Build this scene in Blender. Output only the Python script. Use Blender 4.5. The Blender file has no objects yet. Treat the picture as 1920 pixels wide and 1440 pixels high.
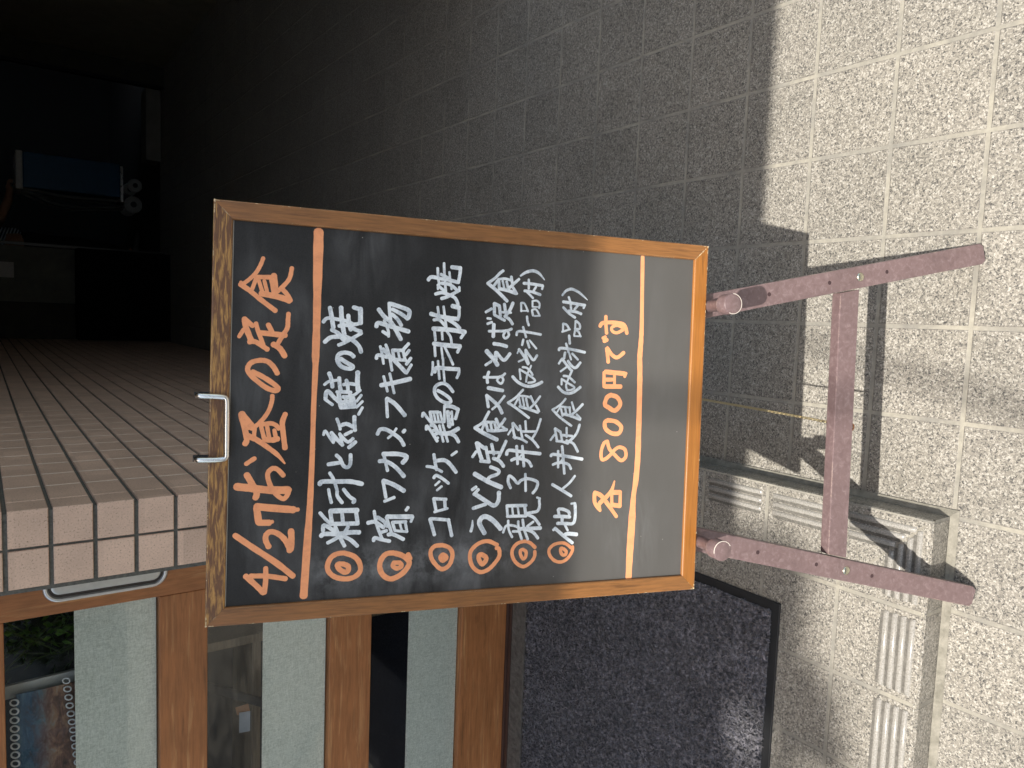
import bpy, bmesh, math, random
from mathutils import Vector, Matrix
random.seed(7)
R = math.radians
T = 0.15                                   # pitch of the granite floor tiles, metres
scene = bpy.context.scene
COL = scene.collection

# ---------------------------------------------------------------- camera
cam_d = bpy.data.cameras.new('camera')
cam = bpy.data.objects.new('camera', cam_d); COL.objects.link(cam)
cam_d.sensor_width = 36.0
cam_d.lens = 1400.0 / 1920.0 * 36.0
cam_d.clip_start = 0.02; cam_d.clip_end = 400
P_, Y_, R_ = 0.620235536, -0.106088286, 0.024564984
fw = Vector((math.sin(Y_)*math.cos(P_), math.cos(Y_)*math.cos(P_), -math.sin(P_)))
rt = Vector((math.cos(Y_), -math.sin(Y_), 0)); dn = fw.cross(rt)
rt, dn = math.cos(R_)*rt + math.sin(R_)*dn, -math.sin(R_)*rt + math.cos(R_)*dn
# the phone was held so that the photograph lies on its side: picture right = world down
m = Matrix((dn, rt, -fw)).transposed().to_4x4()
m.translation = Vector((-3.08574405, -2.55088796, 8.37225243)) * T
cam.matrix_world = m
scene.camera = cam

# ---------------------------------------------------------------- world, sun, exposure
SUN = Vector((0.145, 0.332, -0.932)).normalized()      # the way the light travels
w = bpy.data.worlds.new('World'); scene.world = w; w.use_nodes = True
nt = w.node_tree; bg = nt.nodes['Background']
sky = nt.nodes.new('ShaderNodeTexSky'); sky.sky_type = 'NISHITA'; sky.sun_disc = False
sky.sun_elevation = math.asin(-SUN.z); sky.sun_rotation = math.atan2(-SUN.x, -SUN.y)
sky.air_density = 1.0; sky.dust_density = 2.0; sky.ozone_density = 1.0
wb = nt.nodes.new('ShaderNodeMix'); wb.data_type = 'RGBA'; wb.blend_type = 'MULTIPLY'; wb.inputs[0].default_value = 1
nt.links.new(sky.outputs[0], wb.inputs[6]); wb.inputs[7].default_value = (1.0, .92, .775, 1)     # the phone's white balance
nt.links.new(wb.outputs[2], bg.inputs[0]); bg.inputs[1].default_value = 0.128
sd = bpy.data.lights.new('sun', 'SUN'); sd.energy = 2.2; sd.angle = R(0.53); sd.color = (1, 0.95, 0.87)
so = bpy.data.objects.new('sun', sd); COL.objects.link(so)
so.rotation_euler = SUN.to_track_quat('-Z', 'Y').to_euler()
so.location = (0, -6, 8)
scene.view_settings.view_transform = 'Standard'
scene.view_settings.look = 'None'
scene.view_settings.exposure = 1.52
scene.view_settings.gamma = 1.0
scene.cycles.max_bounces = 10
scene.cycles.diffuse_bounces = 6
scene.cycles.transparent_max_bounces = 16

# ---------------------------------------------------------------- node helpers
def new_mat(name):
    m = bpy.data.materials.new(name); m.use_nodes = True
    return m, m.node_tree, m.node_tree.nodes['Principled BSDF']
class N:
    """tiny wrapper that makes and wires shader nodes"""
    def __init__(s, nt): s.nt = nt
    def n(s, t, **kw):
        o = s.nt.nodes.new('ShaderNode' + t)
        for k, v in kw.items(): setattr(o, k, v)
        return o
    def put(s, sock, v):
        if isinstance(v, bpy.types.NodeSocket): s.nt.links.new(v, sock)
        elif v is not None: sock.default_value = v
    def math(s, op, a, b=None, c=None, clamp=False):
        o = s.n('Math', operation=op, use_clamp=clamp)
        for i, v in enumerate((a, b, c)): s.put(o.inputs[i], v)
        return o.outputs[0]
    def vmath(s, op, a, b=None):
        o = s.n('VectorMath', operation=op); s.put(o.inputs[0], a); s.put(o.inputs[1], b)
        return o.outputs[0]
    def vscale(s, a, f):
        o = s.n('VectorMath', operation='SCALE'); s.put(o.inputs[0], a); o.inputs['Scale'].default_value = f
        return o.outputs[0]
    def mix(s, f, a, b, blend='MIX'):
        o = s.n('Mix', data_type='RGBA', blend_type=blend)
        s.put(o.inputs[0], f); s.put(o.inputs[6], a); s.put(o.inputs[7], b)
        return o.outputs[2]
    def ramp(s, f, stops, interp='LINEAR'):
        o = s.n('ValToRGB'); o.color_ramp.interpolation = interp
        el = o.color_ramp.elements
        while len(el) < len(stops): el.new(0.5)
        for e, (p, c) in zip(el, stops):
            e.position = p; e.color = (c[0], c[1], c[2], 1) if hasattr(c, '__len__') else (c, c, c, 1)
        s.put(o.inputs[0], f); return o.outputs[0]
    def noise(s, vec, scale, detail=4, rough=0.55, dist=0.0, w=None):
        o = s.n('TexNoise'); s.put(o.inputs['Vector'], vec)
        o.inputs['Scale'].default_value = scale; o.inputs['Detail'].default_value = detail
        o.inputs['Roughness'].default_value = rough; o.inputs['Distortion'].default_value = dist
        return o.outputs['Fac']
    def voro(s, vec, scale, out='Color', feature='F1'):
        o = s.n('TexVoronoi', feature=feature); s.put(o.inputs['Vector'], vec)
        o.inputs['Scale'].default_value = scale
        return o.outputs[out]
    def white(s, vec):
        o = s.n('TexWhiteNoise'); s.put(o.inputs['Vector'], vec); return o.outputs['Value']
    def edge_wear(s, p, rad, sc, thr):
        """1 on sharp edges where a noise says the finish has been knocked off"""
        bv = s.n('Bevel'); bv.samples = 4; bv.inputs['Radius'].default_value = rad
        g = s.n('NewGeometry'); o = s.n('VectorMath', operation='DOT_PRODUCT')
        s.put(o.inputs[0], bv.outputs[0]); s.put(o.inputs[1], g.outputs['Normal'])
        e = s.math('MULTIPLY', s.math('SUBTRACT', 1.0, o.outputs['Value']), 2.5, clamp=True)
        n_ = s.ramp(s.noise(p, sc, 5, .7), [(thr, 0), (thr+.04, 1)])
        return s.math('MULTIPLY', s.ramp(e, [(.12, 0), (.3, 1)]), n_)
    def obj(s): return s.n('TexCoord').outputs['Object']
    def scale(s, vec, sc):
        o = s.n('Mapping'); s.put(o.inputs['Vector'], vec); o.inputs['Scale'].default_value = sc
        return o.outputs[0]
    def sep(s, vec):
        o = s.n('SeparateXYZ'); s.put(o.inputs[0], vec); return o.outputs
    def comb(s, x, y, z):
        o = s.n('CombineXYZ')
        for i, v in enumerate((x, y, z)): s.put(o.inputs[i], v)
        return o.outputs[0]
    def bump(s, h, strength, dist):
        o = s.n('Bump'); o.inputs['Strength'].default_value = strength
        o.inputs['Distance'].default_value = dist; s.put(o.inputs['Height'], h)
        return o.outputs[0]

def grit(name, c1, c2, scale=60, rough=0.6, bump=0.2, dist=0.001, metal=0.0, detail=5, spec=0.4):
    m, nt, b = new_mat(name); k = N(nt)
    f = k.noise(k.obj(), scale, detail, 0.65)
    k.put(b.inputs['Base Color'], k.ramp(f, [(0.3, c1), (0.7, c2)]))
    k.put(b.inputs['Roughness'], rough); b.inputs['Metallic'].default_value = metal
    b.inputs['Specular IOR Level'].default_value = spec
    k.put(b.inputs['Normal'], k.bump(f, bump, dist))
    return m

def granite(name, gx=True, gy=True, dark=1.0):
    """speckled granite-look tile with cement joints on the 150 mm grid"""
    m, nt, b = new_mat(name); k = N(nt)
    p = k.obj()
    wob = k.n('TexNoise'); k.put(wob.inputs['Vector'], p); wob.inputs['Scale'].default_value = 320
    pw = k.vmath('ADD', p, k.vscale(k.vmath('SUBTRACT', wob.outputs['Color'], (0.5, 0.5, 0.5)), 0.0035))
    g1 = k.sep(k.voro(pw, 400))[0]
    g2 = k.sep(k.voro(pw, 760))[1]
    g = k.math('ADD', k.math('MULTIPLY', g1, 0.62), k.math('MULTIPLY', g2, 0.38))
    col = k.ramp(g, [(0.0, (.03, .03, .032)), (0.20, (.10, .097, .092)), (0.34, (.215, .203, .178)),
                     (0.60, (.285, .267, .230)), (0.80, (.425, .405, .36)), (1.0, (.56, .545, .505))])
    # every tile a little lighter, darker or warmer than the next
    u = k.sep(k.vscale(p, 1 / T))
    ix = k.math('FLOOR', u[0]); iy = k.math('FLOOR', u[1])
    var = k.white(k.comb(ix, iy, 0.0))
    col = k.mix(1.0, col, k.ramp(var, [(0, (.93, .925, .92)), (0.5, (.985, .98, .975)), (1, (1.04, 1.03, 1.02))]), 'MULTIPLY')
    # dirt films in patches of their own
    film = k.noise(p, 5.5, 6, 0.65)
    col = k.mix(1.0, col, k.ramp(film, [(0.33, (.89, .885, .87)), (0.62, (1.02, 1.01, 1.0))]), 'MULTIPLY')
    def edge(c):
        fr = k.math('FRACT', k.math('ADD', c, 100.5))
        return k.math('ABSOLUTE', k.math('SUBTRACT', fr, 0.5))
    jig = k.math('MULTIPLY', k.math('SUBTRACT', k.noise(p, 45, 3), 0.5), 0.012)
    e = 1.0
    if gx: e = k.math('MINIMUM', e, edge(u[0]))
    if gy: e = k.math('MINIMUM', e, edge(u[1]))
    e = k.math('ADD', e, jig)
    joint = k.math('SUBTRACT', 1.0, k.math('MULTIPLY', k.math('SUBTRACT', e, 0.021), 200, clamp=True), clamp=True)
    jn = k.noise(p, 90, 5, 0.7); jl = k.noise(p, 9, 4, 0.6)
    jcol = k.mix(k.ramp(jl, [(.38, 0), (.62, 1)]), (.36, .335, .275, 1), (.25, .237, .206, 1))
    jcol = k.mix(1.0, jcol, k.ramp(jn, [(0.3, .78), (0.7, 1.08)]), 'MULTIPLY')
    col = k.mix(joint, col, jcol)
    # thin dark line where the tile edge meets the joint
    ln = k.math('SUBTRACT', 1.0, k.math('MULTIPLY', k.math('ABSOLUTE', k.math('SUBTRACT', e, 0.0285)), 260), clamp=True)
    col = k.mix(k.math('MULTIPLY', ln, 0.55), col, (.10, .09, .085, 1))
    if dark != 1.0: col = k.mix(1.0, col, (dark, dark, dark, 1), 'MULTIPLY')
    k.put(b.inputs['Base Color'], col)
    k.put(b.inputs['Roughness'], k.math('ADD', 0.42, k.math('MULTIPLY', joint, 0.4)))
    h = k.math('SUBTRACT', k.math('MULTIPLY', g2, 0.12), k.math('MULTIPLY', joint, 1.0))
    k.put(b.inputs['Normal'], k.bump(h, 0.55, 0.0016))
    return m

def wood(name, base, streak, axis='u', rough=0.38, grain=1.0, wear=None, scale=(6, 90, 90), coat=0.25, thr=(.42, .62)):
    """stained wood; the grain runs along the object's x axis unless told otherwise"""
    m, nt, b = new_mat(name); k = N(nt)
    p = k.obj()
    q = k.scale(p, scale)
    a = k.noise(q, 1.0, 6, 0.6, 0.6)
    c = k.noise(k.scale(p, (scale[0]*3, scale[1]*4, scale[2]*4)), 1.0, 4, 0.6)
    bl = k.noise(p, 9, 3)
    dk = tuple(x*0.55 for x in base)
    col = k.ramp(a, [(thr[0]-.1, dk), (thr[0], base), (thr[1], base), (thr[1]+.12, streak)])
    col = k.mix(k.ramp(c, [(.35, .55*grain), (.6, 0)]), col, (dk[0]*.7, dk[1]*.7, dk[2]*.7, 1))
    col = k.mix(1.0, col, k.ramp(bl, [(.3, .86), (.7, 1.08)]), 'MULTIPLY')
    if wear is not None:
        col = k.mix(k.edge_wear(p, .0011, 45, wear), col, (.60, .47, .27, 1))
    k.put(b.inputs['Base Color'], col)
    k.put(b.inputs['Roughness'], k.math('ADD', rough, k.math('MULTIPLY', a, 0.15)))
    b.inputs['Coat Weight'].default_value = coat; b.inputs['Coat Roughness'].default_value = 0.25
    k.put(b.inputs['Normal'], k.bump(c, 0.12, 0.0006))
    return m

def flat(name, c, rough=0.5, metal=0.0, spec=0.5, bump=0.0, scale=200):
    m, nt, b = new_mat(name); k = N(nt)
    f = k.noise(k.obj(), scale*.2, 5, 0.6)
    k.put(b.inputs['Base Color'], k.mix(1.0, (c[0], c[1], c[2], 1), k.ramp(f, [(.3, .88), (.7, 1.06)]), 'MULTIPLY'))
    k.put(b.inputs['Roughness'], k.math('ADD', rough - .06, k.math('MULTIPLY', f, .12)))
    b.inputs['Metallic'].default_value = metal; b.inputs['Specular IOR Level'].default_value = spec
    if bump: k.put(b.inputs['Normal'], k.bump(k.noise(k.obj(), scale, 4), bump, 0.0008))
    return m

# ---------------------------------------------------------------- mesh helpers
class MB:
    """collects faces given in world coordinates; build() links them as ONE mesh object"""
    def __init__(s): s.v = []; s.f = []
    def add(s, vs, fs):
        o = len(s.v); s.v += [Vector(x) for x in vs]; s.f += [[i+o for i in f] for f in fs]
    def box(s, a, b):
        x0, y0, z0 = a; x1, y1, z1 = b
        s.add([(x0,y0,z0),(x1,y0,z0),(x1,y1,z0),(x0,y1,z0),(x0,y0,z1),(x1,y0,z1),(x1,y1,z1),(x0,y1,z1)],
              [(0,3,2,1),(4,5,6,7),(0,1,5,4),(1,2,6,5),(2,3,7,6),(3,0,4,7)])
    def obox(s, c, ax, ay, az, hx, hy, hz):
        vs = [c + ax*hx*i + ay*hy*j + az*hz*k for k in (-1,1) for j in (-1,1) for i in (-1,1)]
        s.add(vs, [(0,2,3,1),(4,5,7,6),(0,1,5,4),(1,3,7,5),(3,2,6,7),(2,0,4,6)])
    def prism(s, poly, h):
        """poly: ordered world points of one cap; h: extrusion vector"""
        n = len(poly); vs = [Vector(p) for p in poly] + [Vector(p)+h for p in poly]
        s.add(vs, [list(range(n))[::-1], list(range(n, 2*n))] + [(i, (i+1) % n, n+(i+1) % n, n+i) for i in range(n)])
    def tube(s, pts, r, n=10, closed=False, cap=True):
        pts = [Vector(p) for p in pts]; L = len(pts); rs = r if hasattr(r, '__len__') else [r]*L
        prev = None; rings = []
        for i, p in enumerate(pts):
            if closed: t = pts[(i+1) % L] - pts[i-1]
            else: t = pts[min(i+1, L-1)] - pts[max(i-1, 0)]
            t.normalize()
            if prev is None:
                u = t.orthogonal().normalized()
            else:
                u = (prev - t*prev.dot(t)).normalized()
            prev = u; v = t.cross(u)
            rings.append([p + (u*math.cos(2*math.pi*j/n) + v*math.sin(2*math.pi*j/n))*rs[i] for j in range(n)])
        vs = [x for rg in rings for x in rg]; fs = []
        for i in range(L if closed else L-1):
            a = i*n; b2 = ((i+1) % L)*n
            for j in range(n): fs.append((a+j, a+(j+1) % n, b2+(j+1) % n, b2+j))
        if cap and not closed:
            fs.append(list(range(n))[::-1]); fs.append(list(range((L-1)*n, L*n)))
        s.add(vs, fs)
    def lathe(s, c, ax, prof, n=24):
        """prof: (distance along ax, radius)"""
        ax = Vector(ax).normalized(); u = ax.orthogonal().normalized(); v = ax.cross(u)
        vs = []; fs = []
        for d, r in prof:
            vs += [Vector(c) + ax*d + (u*math.cos(2*math.pi*j/n) + v*math.sin(2*math.pi*j/n))*max(r, 1e-5) for j in range(n)]
        for i in range(len(prof)-1):
            for j in range(n): fs.append((i*n+j, i*n+(j+1) % n, (i+1)*n+(j+1) % n, (i+1)*n+j))
        fs.append(list(range(n))[::-1]); fs.append(list(range((len(prof)-1)*n, len(prof)*n)))
        s.add(vs, fs)
    def build(s, name, mat, parent=None, smooth=False, bevel=0.0, seg=2, auto=None):
        me = bpy.data.meshes.new(name)
        org = Vector(parent['_o']) if parent is not None else Vector((0, 0, 0))
        me.from_pydata([v - org for v in s.v], [], s.f)
        bm = bmesh.new(); bm.from_mesh(me)
        bmesh.ops.recalc_face_normals(bm, faces=bm.faces)
        bm.to_mesh(me); bm.free()
        me.materials.append(mat)
        o = bpy.data.objects.new(name, me); COL.objects.link(o)
        if parent is not None: o.parent = parent
        o['_o'] = org[:]
        if bevel:
            md = o.modifiers.new('bevel', 'BEVEL'); md.width = bevel; md.segments = seg; md.limit_method = 'ANGLE'; md.angle_limit = R(35)
        if smooth:
            for p in me.polygons: p.use_smooth = True
            if auto: me.set_sharp_from_angle(angle=R(auto))
        return o
def tag(o, label=None, cat=None, group=None, kind=None):
    if label: o['label'] = label
    if cat: o['category'] = cat
    if group: o['group'] = group
    if kind: o['kind'] = kind
    return o
def thing(name, loc, label, cat, group=None):
    o = bpy.data.objects.new(name, None); COL.objects.link(o); o.location = loc; o['_o'] = tuple(loc)
    o.empty_display_size = 0.1
    return tag(o, label, cat, group)
def tl(x, y, z): return Vector((x, y, z)) * T       # tile units to metres
# ---------------------------------------------------------------- shared materials
M = {}
M['granite'] = granite('granite_floor_tile')
M['rib'] = grit('smooth_rib', (.20,.19,.17), (.42,.40,.365), 420, .18, .15, .0005)
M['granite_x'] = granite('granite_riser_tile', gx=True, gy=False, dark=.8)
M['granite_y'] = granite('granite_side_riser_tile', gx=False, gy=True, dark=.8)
M['rubber'] = flat('black_rubber', (.018, .019, .021), 0.6)
M['steel'] = flat('satin_steel', (.74, .73, .70), 0.28, 1.0)
M['brass'] = flat('brass', (.60, .50, .30), 0.35, 1.0)
M['bolt'] = flat('plated_bolt', (.62, .60, .48), 0.25, 1.0)

# ================================================================ the setting
g = MB(); g.add([tl(-60,-70,0), tl(60,-70,0), tl(60,70,0), tl(-60,70,0)], [(0,1,2,3)])
pave = g.build('pavement', M['granite']); tag(pave, kind='structure')
asph = grit('asphalt', (.035,.035,.036), (.075,.073,.07), 180, 0.85, 0.5, 0.003)
g = MB(); g.add([tl(-900,-900,-.8), tl(900,-900,-.8), tl(900,900,-.8), tl(-900,900,-.8)], [(0,1,2,3)])
tag(g.build('ground', asph), kind='structure')
g = MB(); g.box(tl(-300,-260,-.5), tl(300,-70.2,-.1))
tag(g.build('road', grit('road_asphalt', (.05,.05,.05), (.10,.098,.095), 160, 0.85, 0.4, 0.003)), kind='structure')

# ---------------------------------------------------------------- entrance step
H = 0.40                                       # riser height in tiles (60 mm)
XS, YS = -5.0, 1.03                            # right side and front of the step
step = thing('entrance_step', tl(-9, 4, 0), 'low granite tiled step with ribbed nosing in front of the sliding door', 'step')
g = MB()
g.add([tl(-40,YS,H), tl(XS,YS,H), tl(XS,8.6,H), tl(-40,8.6,H)], [(0,1,2,3)])
g.build('tread', M['granite'], step)
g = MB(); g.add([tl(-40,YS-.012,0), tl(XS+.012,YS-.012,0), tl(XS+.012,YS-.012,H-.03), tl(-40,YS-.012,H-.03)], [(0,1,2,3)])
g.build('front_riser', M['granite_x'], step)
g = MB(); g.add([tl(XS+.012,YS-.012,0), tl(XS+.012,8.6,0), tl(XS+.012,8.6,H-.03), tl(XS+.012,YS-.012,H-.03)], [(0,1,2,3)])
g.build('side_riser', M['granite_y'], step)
g = MB()
# rounded edge of the nosing and the raised anti-slip ribs, tile by tile
def strip(p0, p1, q0, q1): g.add([p0, p1, q1, q0], [(0,1,2,3)])
arc = [(math.sin(a)*.045, -.045+math.cos(a)*.045) for a in [R(t) for t in (-90,-65,-40,-18,0)]]
nx0, nx1 = -40, XS
yy = [(YS+.033+x, H+.002+z) for x, z in arc]
for (ya, za), (yb, zb) in zip(yy, yy[1:]):
    strip(tl(nx0,ya,za), tl(XS-.033,ya,za), tl(nx0,yb,zb), tl(XS-.033,yb,zb))
xx = [(XS-.033-x, H+.002+z) for x, z in arc]
for (xa, za), (xb, zb) in zip(xx, xx[1:]):
    strip(tl(xa,YS+.033,za), tl(xa,8.6,za), tl(xb,YS+.033,zb), tl(xb,8.6,zb))
g.lathe(tl(XS-.033,YS+.033,H-.045), (0,0,1), [(0,.045*T),(.02*T,.040*T),(.035*T,.028*T),(.047*T,.0)], 16)
g.build('nosing_edge', granite('granite_nosing', False, False), step, smooth=True, auto=50)
g = MB()
def rib(a, b):
    a = tl(*a); b = tl(*b); d = (b-a).normalized(); n_ = Vector((-d.y, d.x, 0)); z = Vector((0,0,1))
    L = (b-a).length; sec = [(-.030,0),(-.024,.019),(-.010,.026),(.010,.026),(.024,.019),(.030,0)]
    for t0, t1 in [(0, L)]:
        vs = []
        for t, s_ in ((0, .2), (.012*T*2, 1), (L-.012*T*2, 1), (L, .2)):
            vs += [a + d*t + n_*(x*T) + z*(h*T*s_) for x, h in sec]
        fs = []
        k_ = len(sec)
        for i in range(3):
            for j in range(k_-1): fs.append((i*k_+j, i*k_+j+1, (i+1)*k_+j+1, (i+1)*k_+j))
        g.add(vs, fs)
for i in range(-40, -5):
    for off in (.11, .205, .30, .395):
        x1 = i+1-.08
        if i == -6: x1 = XS - off - .02
        rib((i+.08, YS+off, H), (x1, YS+off, H))
for j in range(1, 8):
    for off in (.13, .235, .34):
        y0 = j+.08
        if j == 1: y0 = YS + off + .02
        rib((XS-off, y0, H), (XS-off, min(j+1-.08, 8.3), H))
rb_g = g; g.build('anti_slip_rib', M['rib'], step, smooth=True, auto=60)
g = MB()       # dark strips laid flat along the ribs
def groove_line(a, b):
    a = tl(*a); b = tl(*b); d = (b-a).normalized(); n_ = Vector((-d.y, d.x, 0))*.0024
    g.add([a-n_, b-n_, b+n_, a+n_], [(0,1,2,3)])
for i in range(-40, -6):
    for off in (.156, .251, .346, .440): groove_line((i+.09, YS+off, H+.003), (i+.91, YS+off, H+.003))
for off in (.156, .251, .346, .440): groove_line((-5.91, YS+off, H+.003), (XS-off-.03, YS+off, H+.003))
for j in range(1, 8):
    for off in (.18, .285, .39): groove_line((XS-off, (YS+off+.03 if j == 1 else j+.09), H+.003), (XS-off, min(j+.91, 8.2), H+.003))
g.build('groove_strip', grit('groove_strip', (.085,.08,.07), (.19,.18,.16), 200, .9), step)
g = MB()       # mitre joint at the corner of the nosing
a = tl(-6.02,2.05,H+.004); b = tl(XS-.06,YS+.06,H+.004); d = (b-a).normalized(); n_ = Vector((-d.y,d.x,0))*.0015
g.add([a-n_, b-n_, b+n_, a+n_], [(0,1,2,3)])
g.build('mitre_joint', grit('mitre_grout', (.22,.205,.17), (.34,.315,.265), 90), step)

g = MB()       # cement fillet where the step meets the pavement
g.add([tl(-40,YS-.09,.02), tl(XS+.085,YS-.09,.02), tl(XS+.014,YS-.016,.06), tl(-40,YS-.016,.06)], [(0,1,2,3)])
g.add([tl(XS+.085,YS-.09,.02), tl(XS+.08,8.6,.02), tl(XS+.014,8.6,.06), tl(XS+.014,YS-.016,.06)], [(0,1,2,3)])
g.build('cement_fillet', grit('cement_fillet', (.16,.15,.12), (.29,.27,.225), 60, .9, .6, .003), step)
# ---------------------------------------------------------------- door mat
def mat_fibre():
    m, nt, b = new_mat('mat_fibre'); k = N(nt); p = k.obj()
    a = k.noise(p, 170, 4, 0.7); c = k.noise(p, 420, 3, 0.6); l = k.noise(p, 12, 4, .6); a2 = k.noise(p, 105, 3, .6)
    col = k.ramp(k.math('ADD', k.math('MULTIPLY', a2, .5), k.math('ADD', k.math('MULTIPLY', a, .3), k.math('MULTIPLY', c, .2))),
                 [(.36, (.028,.028,.031)), (.5, (.135,.131,.147)), (.64, (.34,.33,.375))])
    col = k.mix(1.0, col, k.ramp(l, [(.3, .72), (.7, 1.2)]), 'MULTIPLY')
    k.put(b.inputs['Base Color'], col); b.inputs['Roughness'].default_value = .95
    b.inputs['Specular IOR Level'].default_value = .1
    b.inputs['Sheen Weight'].default_value = .35; b.inputs['Sheen Roughness'].default_value = .5
    k.put(b.inputs['Normal'], k.bump(a, 1.0, 0.004))
    return m
X0, X1, Y0, Y1 = -14.5, -6.44, 2.70, 7.78
mt = thing('door_mat', tl((X0+X1)/2, (Y0+Y1)/2, H), 'dark charcoal pile door mat with black rubber border on the tiled step', 'door mat')
g = MB(); g.box(tl(X0,Y0,H+.005), tl(X1,Y1,H+.035))
g.build('rubber_border', M['rubber'], mt, bevel=.0015)
# pile: short tufts all over, as one mesh
g = MB(); rnd = random.Random(3)
bx0, bx1, by0, by1 = X0+.2, X1-.12, Y0+.115, Y1-.05
g.box(tl(bx0,by0,H+.03), tl(bx1,by1,H+.052))
vis = 46000
for i in range(vis):
    x = rnd.uniform(-11.6, bx1+.015); y = rnd.uniform(by0-.015, by1)
    c = tl(x, y, H+.05); a = rnd.uniform(0, 6.283); l = rnd.uniform(.0018, .0042); h = rnd.uniform(.0018, .0055)
    d = Vector((math.cos(a), math.sin(a), 0)); e = Vector((-d.y, d.x, 0)); lean = d*rnd.uniform(-.003,.003)+e*rnd.uniform(-.003,.003)
    g.add([c-d*l, c+d*l, c+d*l*.6+lean+Vector((0,0,h)), c-d*l*.6+lean+Vector((0,0,h))], [(0,1,2,3)])
me_o = g.build('carpet_pile', mat_fibre(), mt)

# ---------------------------------------------------------------- pink tiled wall between door and passage
XC, YP = -4.95, 5.30
PV = 0.354                                     # vertical pitch of the small tiles (tile units)
def tilemat():
    m, nt, b = new_mat('pink_wall_tile'); k = N(nt); p = k.obj()
    s_ = k.noise(p, 420, 3, .6); l = k.noise(p, 16, 5, .6)
    u = k.sep(k.scale(p, (1/(.38*T), 1/(.62*T), 1/(PV*T))))
    v = k.white(k.comb(k.math('FLOOR', u[0]), k.math('FLOOR', u[1]), k.math('FLOOR', u[2])))
    col = k.ramp(s_, [(.30, (.30,.20,.15)), (.42, (.66,.485,.375)), (.62, (.71,.525,.41)), (.74, (.75,.61,.52))])
    col = k.mix(1.0, col, k.ramp(v, [(0, (.88,.86,.85)), (1, (1.05,1.03,1.02))]), 'MULTIPLY')
    col = k.mix(1.0, col, k.ramp(l, [(.3, .86), (.65, 1.03)]), 'MULTIPLY')
    k.put(b.inputs['Base Color'], col); b.inputs['Roughness'].default_value = .5
    k.put(b.inputs['Normal'], k.bump(s_, .15, .0006))
    return m
wl = thing('tiled_wall', tl(-5.3, 24, 0), 'pale pink tiled pillar wall with dark joints running back into the dark passage', 'wall')
g = MB(); g.box(tl(-5.72, YP+.03, 0), tl(XC-.03, 46, 20)); g.build('mortar', grit('grey_mortar', (.075,.078,.07), (.15,.15,.135), 200, .9, .4, .002), wl)
g = MB()
def chip(o, a, b, n, w, h, dp=.028, ch=.007):
    """one chamfered tile: corner o, edge directions a, b (tile units), outward normal n"""
    o = tl(*o); a = Vector(a); b = Vector(b); n = Vector(n)
    P = lambda u, v, d: o + (a*u + b*v + n*d)*T
    vs = [P(0,0,0),P(w,0,0),P(w,h,0),P(0,h,0),P(0,0,dp-ch),P(w,0,dp-ch),P(w,h,dp-ch),P(0,h,dp-ch),
          P(ch,ch,dp),P(w-ch,ch,dp),P(w-ch,h-ch,dp),P(ch,h-ch,dp)]
    g.add(vs, [(0,1,5,4),(1,2,6,5),(2,3,7,6),(3,0,4,7),(4,5,9,8),(5,6,10,9),(6,7,11,10),(7,4,8,11),(8,9,10,11)])
rows = int(20/PV); z0 = .07
J = .038                                       # open joint
for r_ in range(rows):
    z = z0 + r_*PV
    jz = J + random.uniform(-.004,.004)
    # front face: two columns; the outer one is the leg of a corner tile
    chip((XC-.347, YP+.03, z+jz/2), (1,0,0), (0,0,1), (0,-1,0), .345, PV-jz)
    chip((XC-.345-.028-.352, YP+.03, z+jz/2), (1,0,0), (0,0,1), (0,-1,0), .352, PV-jz)
    # side face: short return of the corner tile, then 95 mm tiles with thin joints
    chip((XC-.0305, YP+.02, z+jz/2), (0,1,0), (0,0,1), (1,0,0), .342, PV-jz)
    y = YP+.376
    while y < 44:
        chip((XC-.03, y, z+jz/2), (0,1,0), (0,0,1), (1,0,0), .600, PV-jz)
        y += .62
g.build('tile_facing', tilemat(), wl)
g = MB()       # pale pointing in the narrow upright joints of the side
for r_ in range(rows):
    z = z0 + r_*PV; y = YP+.376+.600
    while y < 44:
        g.add([tl(XC-.0042,y-.005,z+.026), tl(XC-.0042,y+.025,z+.026), tl(XC-.0042,y+.025,z+PV-.022), tl(XC-.0042,y-.005,z+PV-.022)], [(0,1,2,3)])
        y += .62
g.build('pointing', grit('pale_pointing', (.74,.68,.58), (.85,.80,.72), 90, .9), wl)

# ---------------------------------------------------------------- sliding door
YD = 8.35
doorwood = wood('door_wood', (.45,.178,.060), (.60,.30,.12), scale=(5,60,60), rough=.5, coat=.05, grain=.75, thr=(.40,.54))
doorwood_v = wood('door_wood_upright', (.45,.178,.060), (.60,.30,.12), scale=(60,60,5), rough=.5, coat=.05, grain=.75, thr=(.40,.54))
def glassmat():
    m = bpy.data.materials.new('window_glass'); m.use_nodes = True; nt = m.node_tree; k = N(nt)
    nt.nodes.remove(nt.nodes['Principled BSDF']); out = nt.nodes['Material Output']
    t = k.n('BsdfTransparent'); t.inputs[0].default_value = (.95,.965,.955,1)
    gl = k.n('BsdfGlossy'); gl.inputs['Roughness'].default_value = .015
    ge = k.n('NewGeometry'); dp = k.n('VectorMath', operation='DOT_PRODUCT')
    k.put(dp.inputs[0], ge.outputs['Incoming']); k.put(dp.inputs[1], ge.outputs['Normal'])
    q = k.math('SUBTRACT', 1.0, k.math('ABSOLUTE', dp.outputs['Value']), clamp=True)
    mx = k.n('MixShader'); f2 = k.math('ADD', .045, k.math('MULTIPLY', k.math('POWER', q, 5.0), .95), clamp=True)
    k.put(mx.inputs[0], f2); k.put(mx.inputs[1], t.outputs[0]); k.put(mx.inputs[2], gl.outputs[0])
    k.put(out.inputs[0], mx.outputs[0]); return m
M['glass'] = glassmat()
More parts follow.
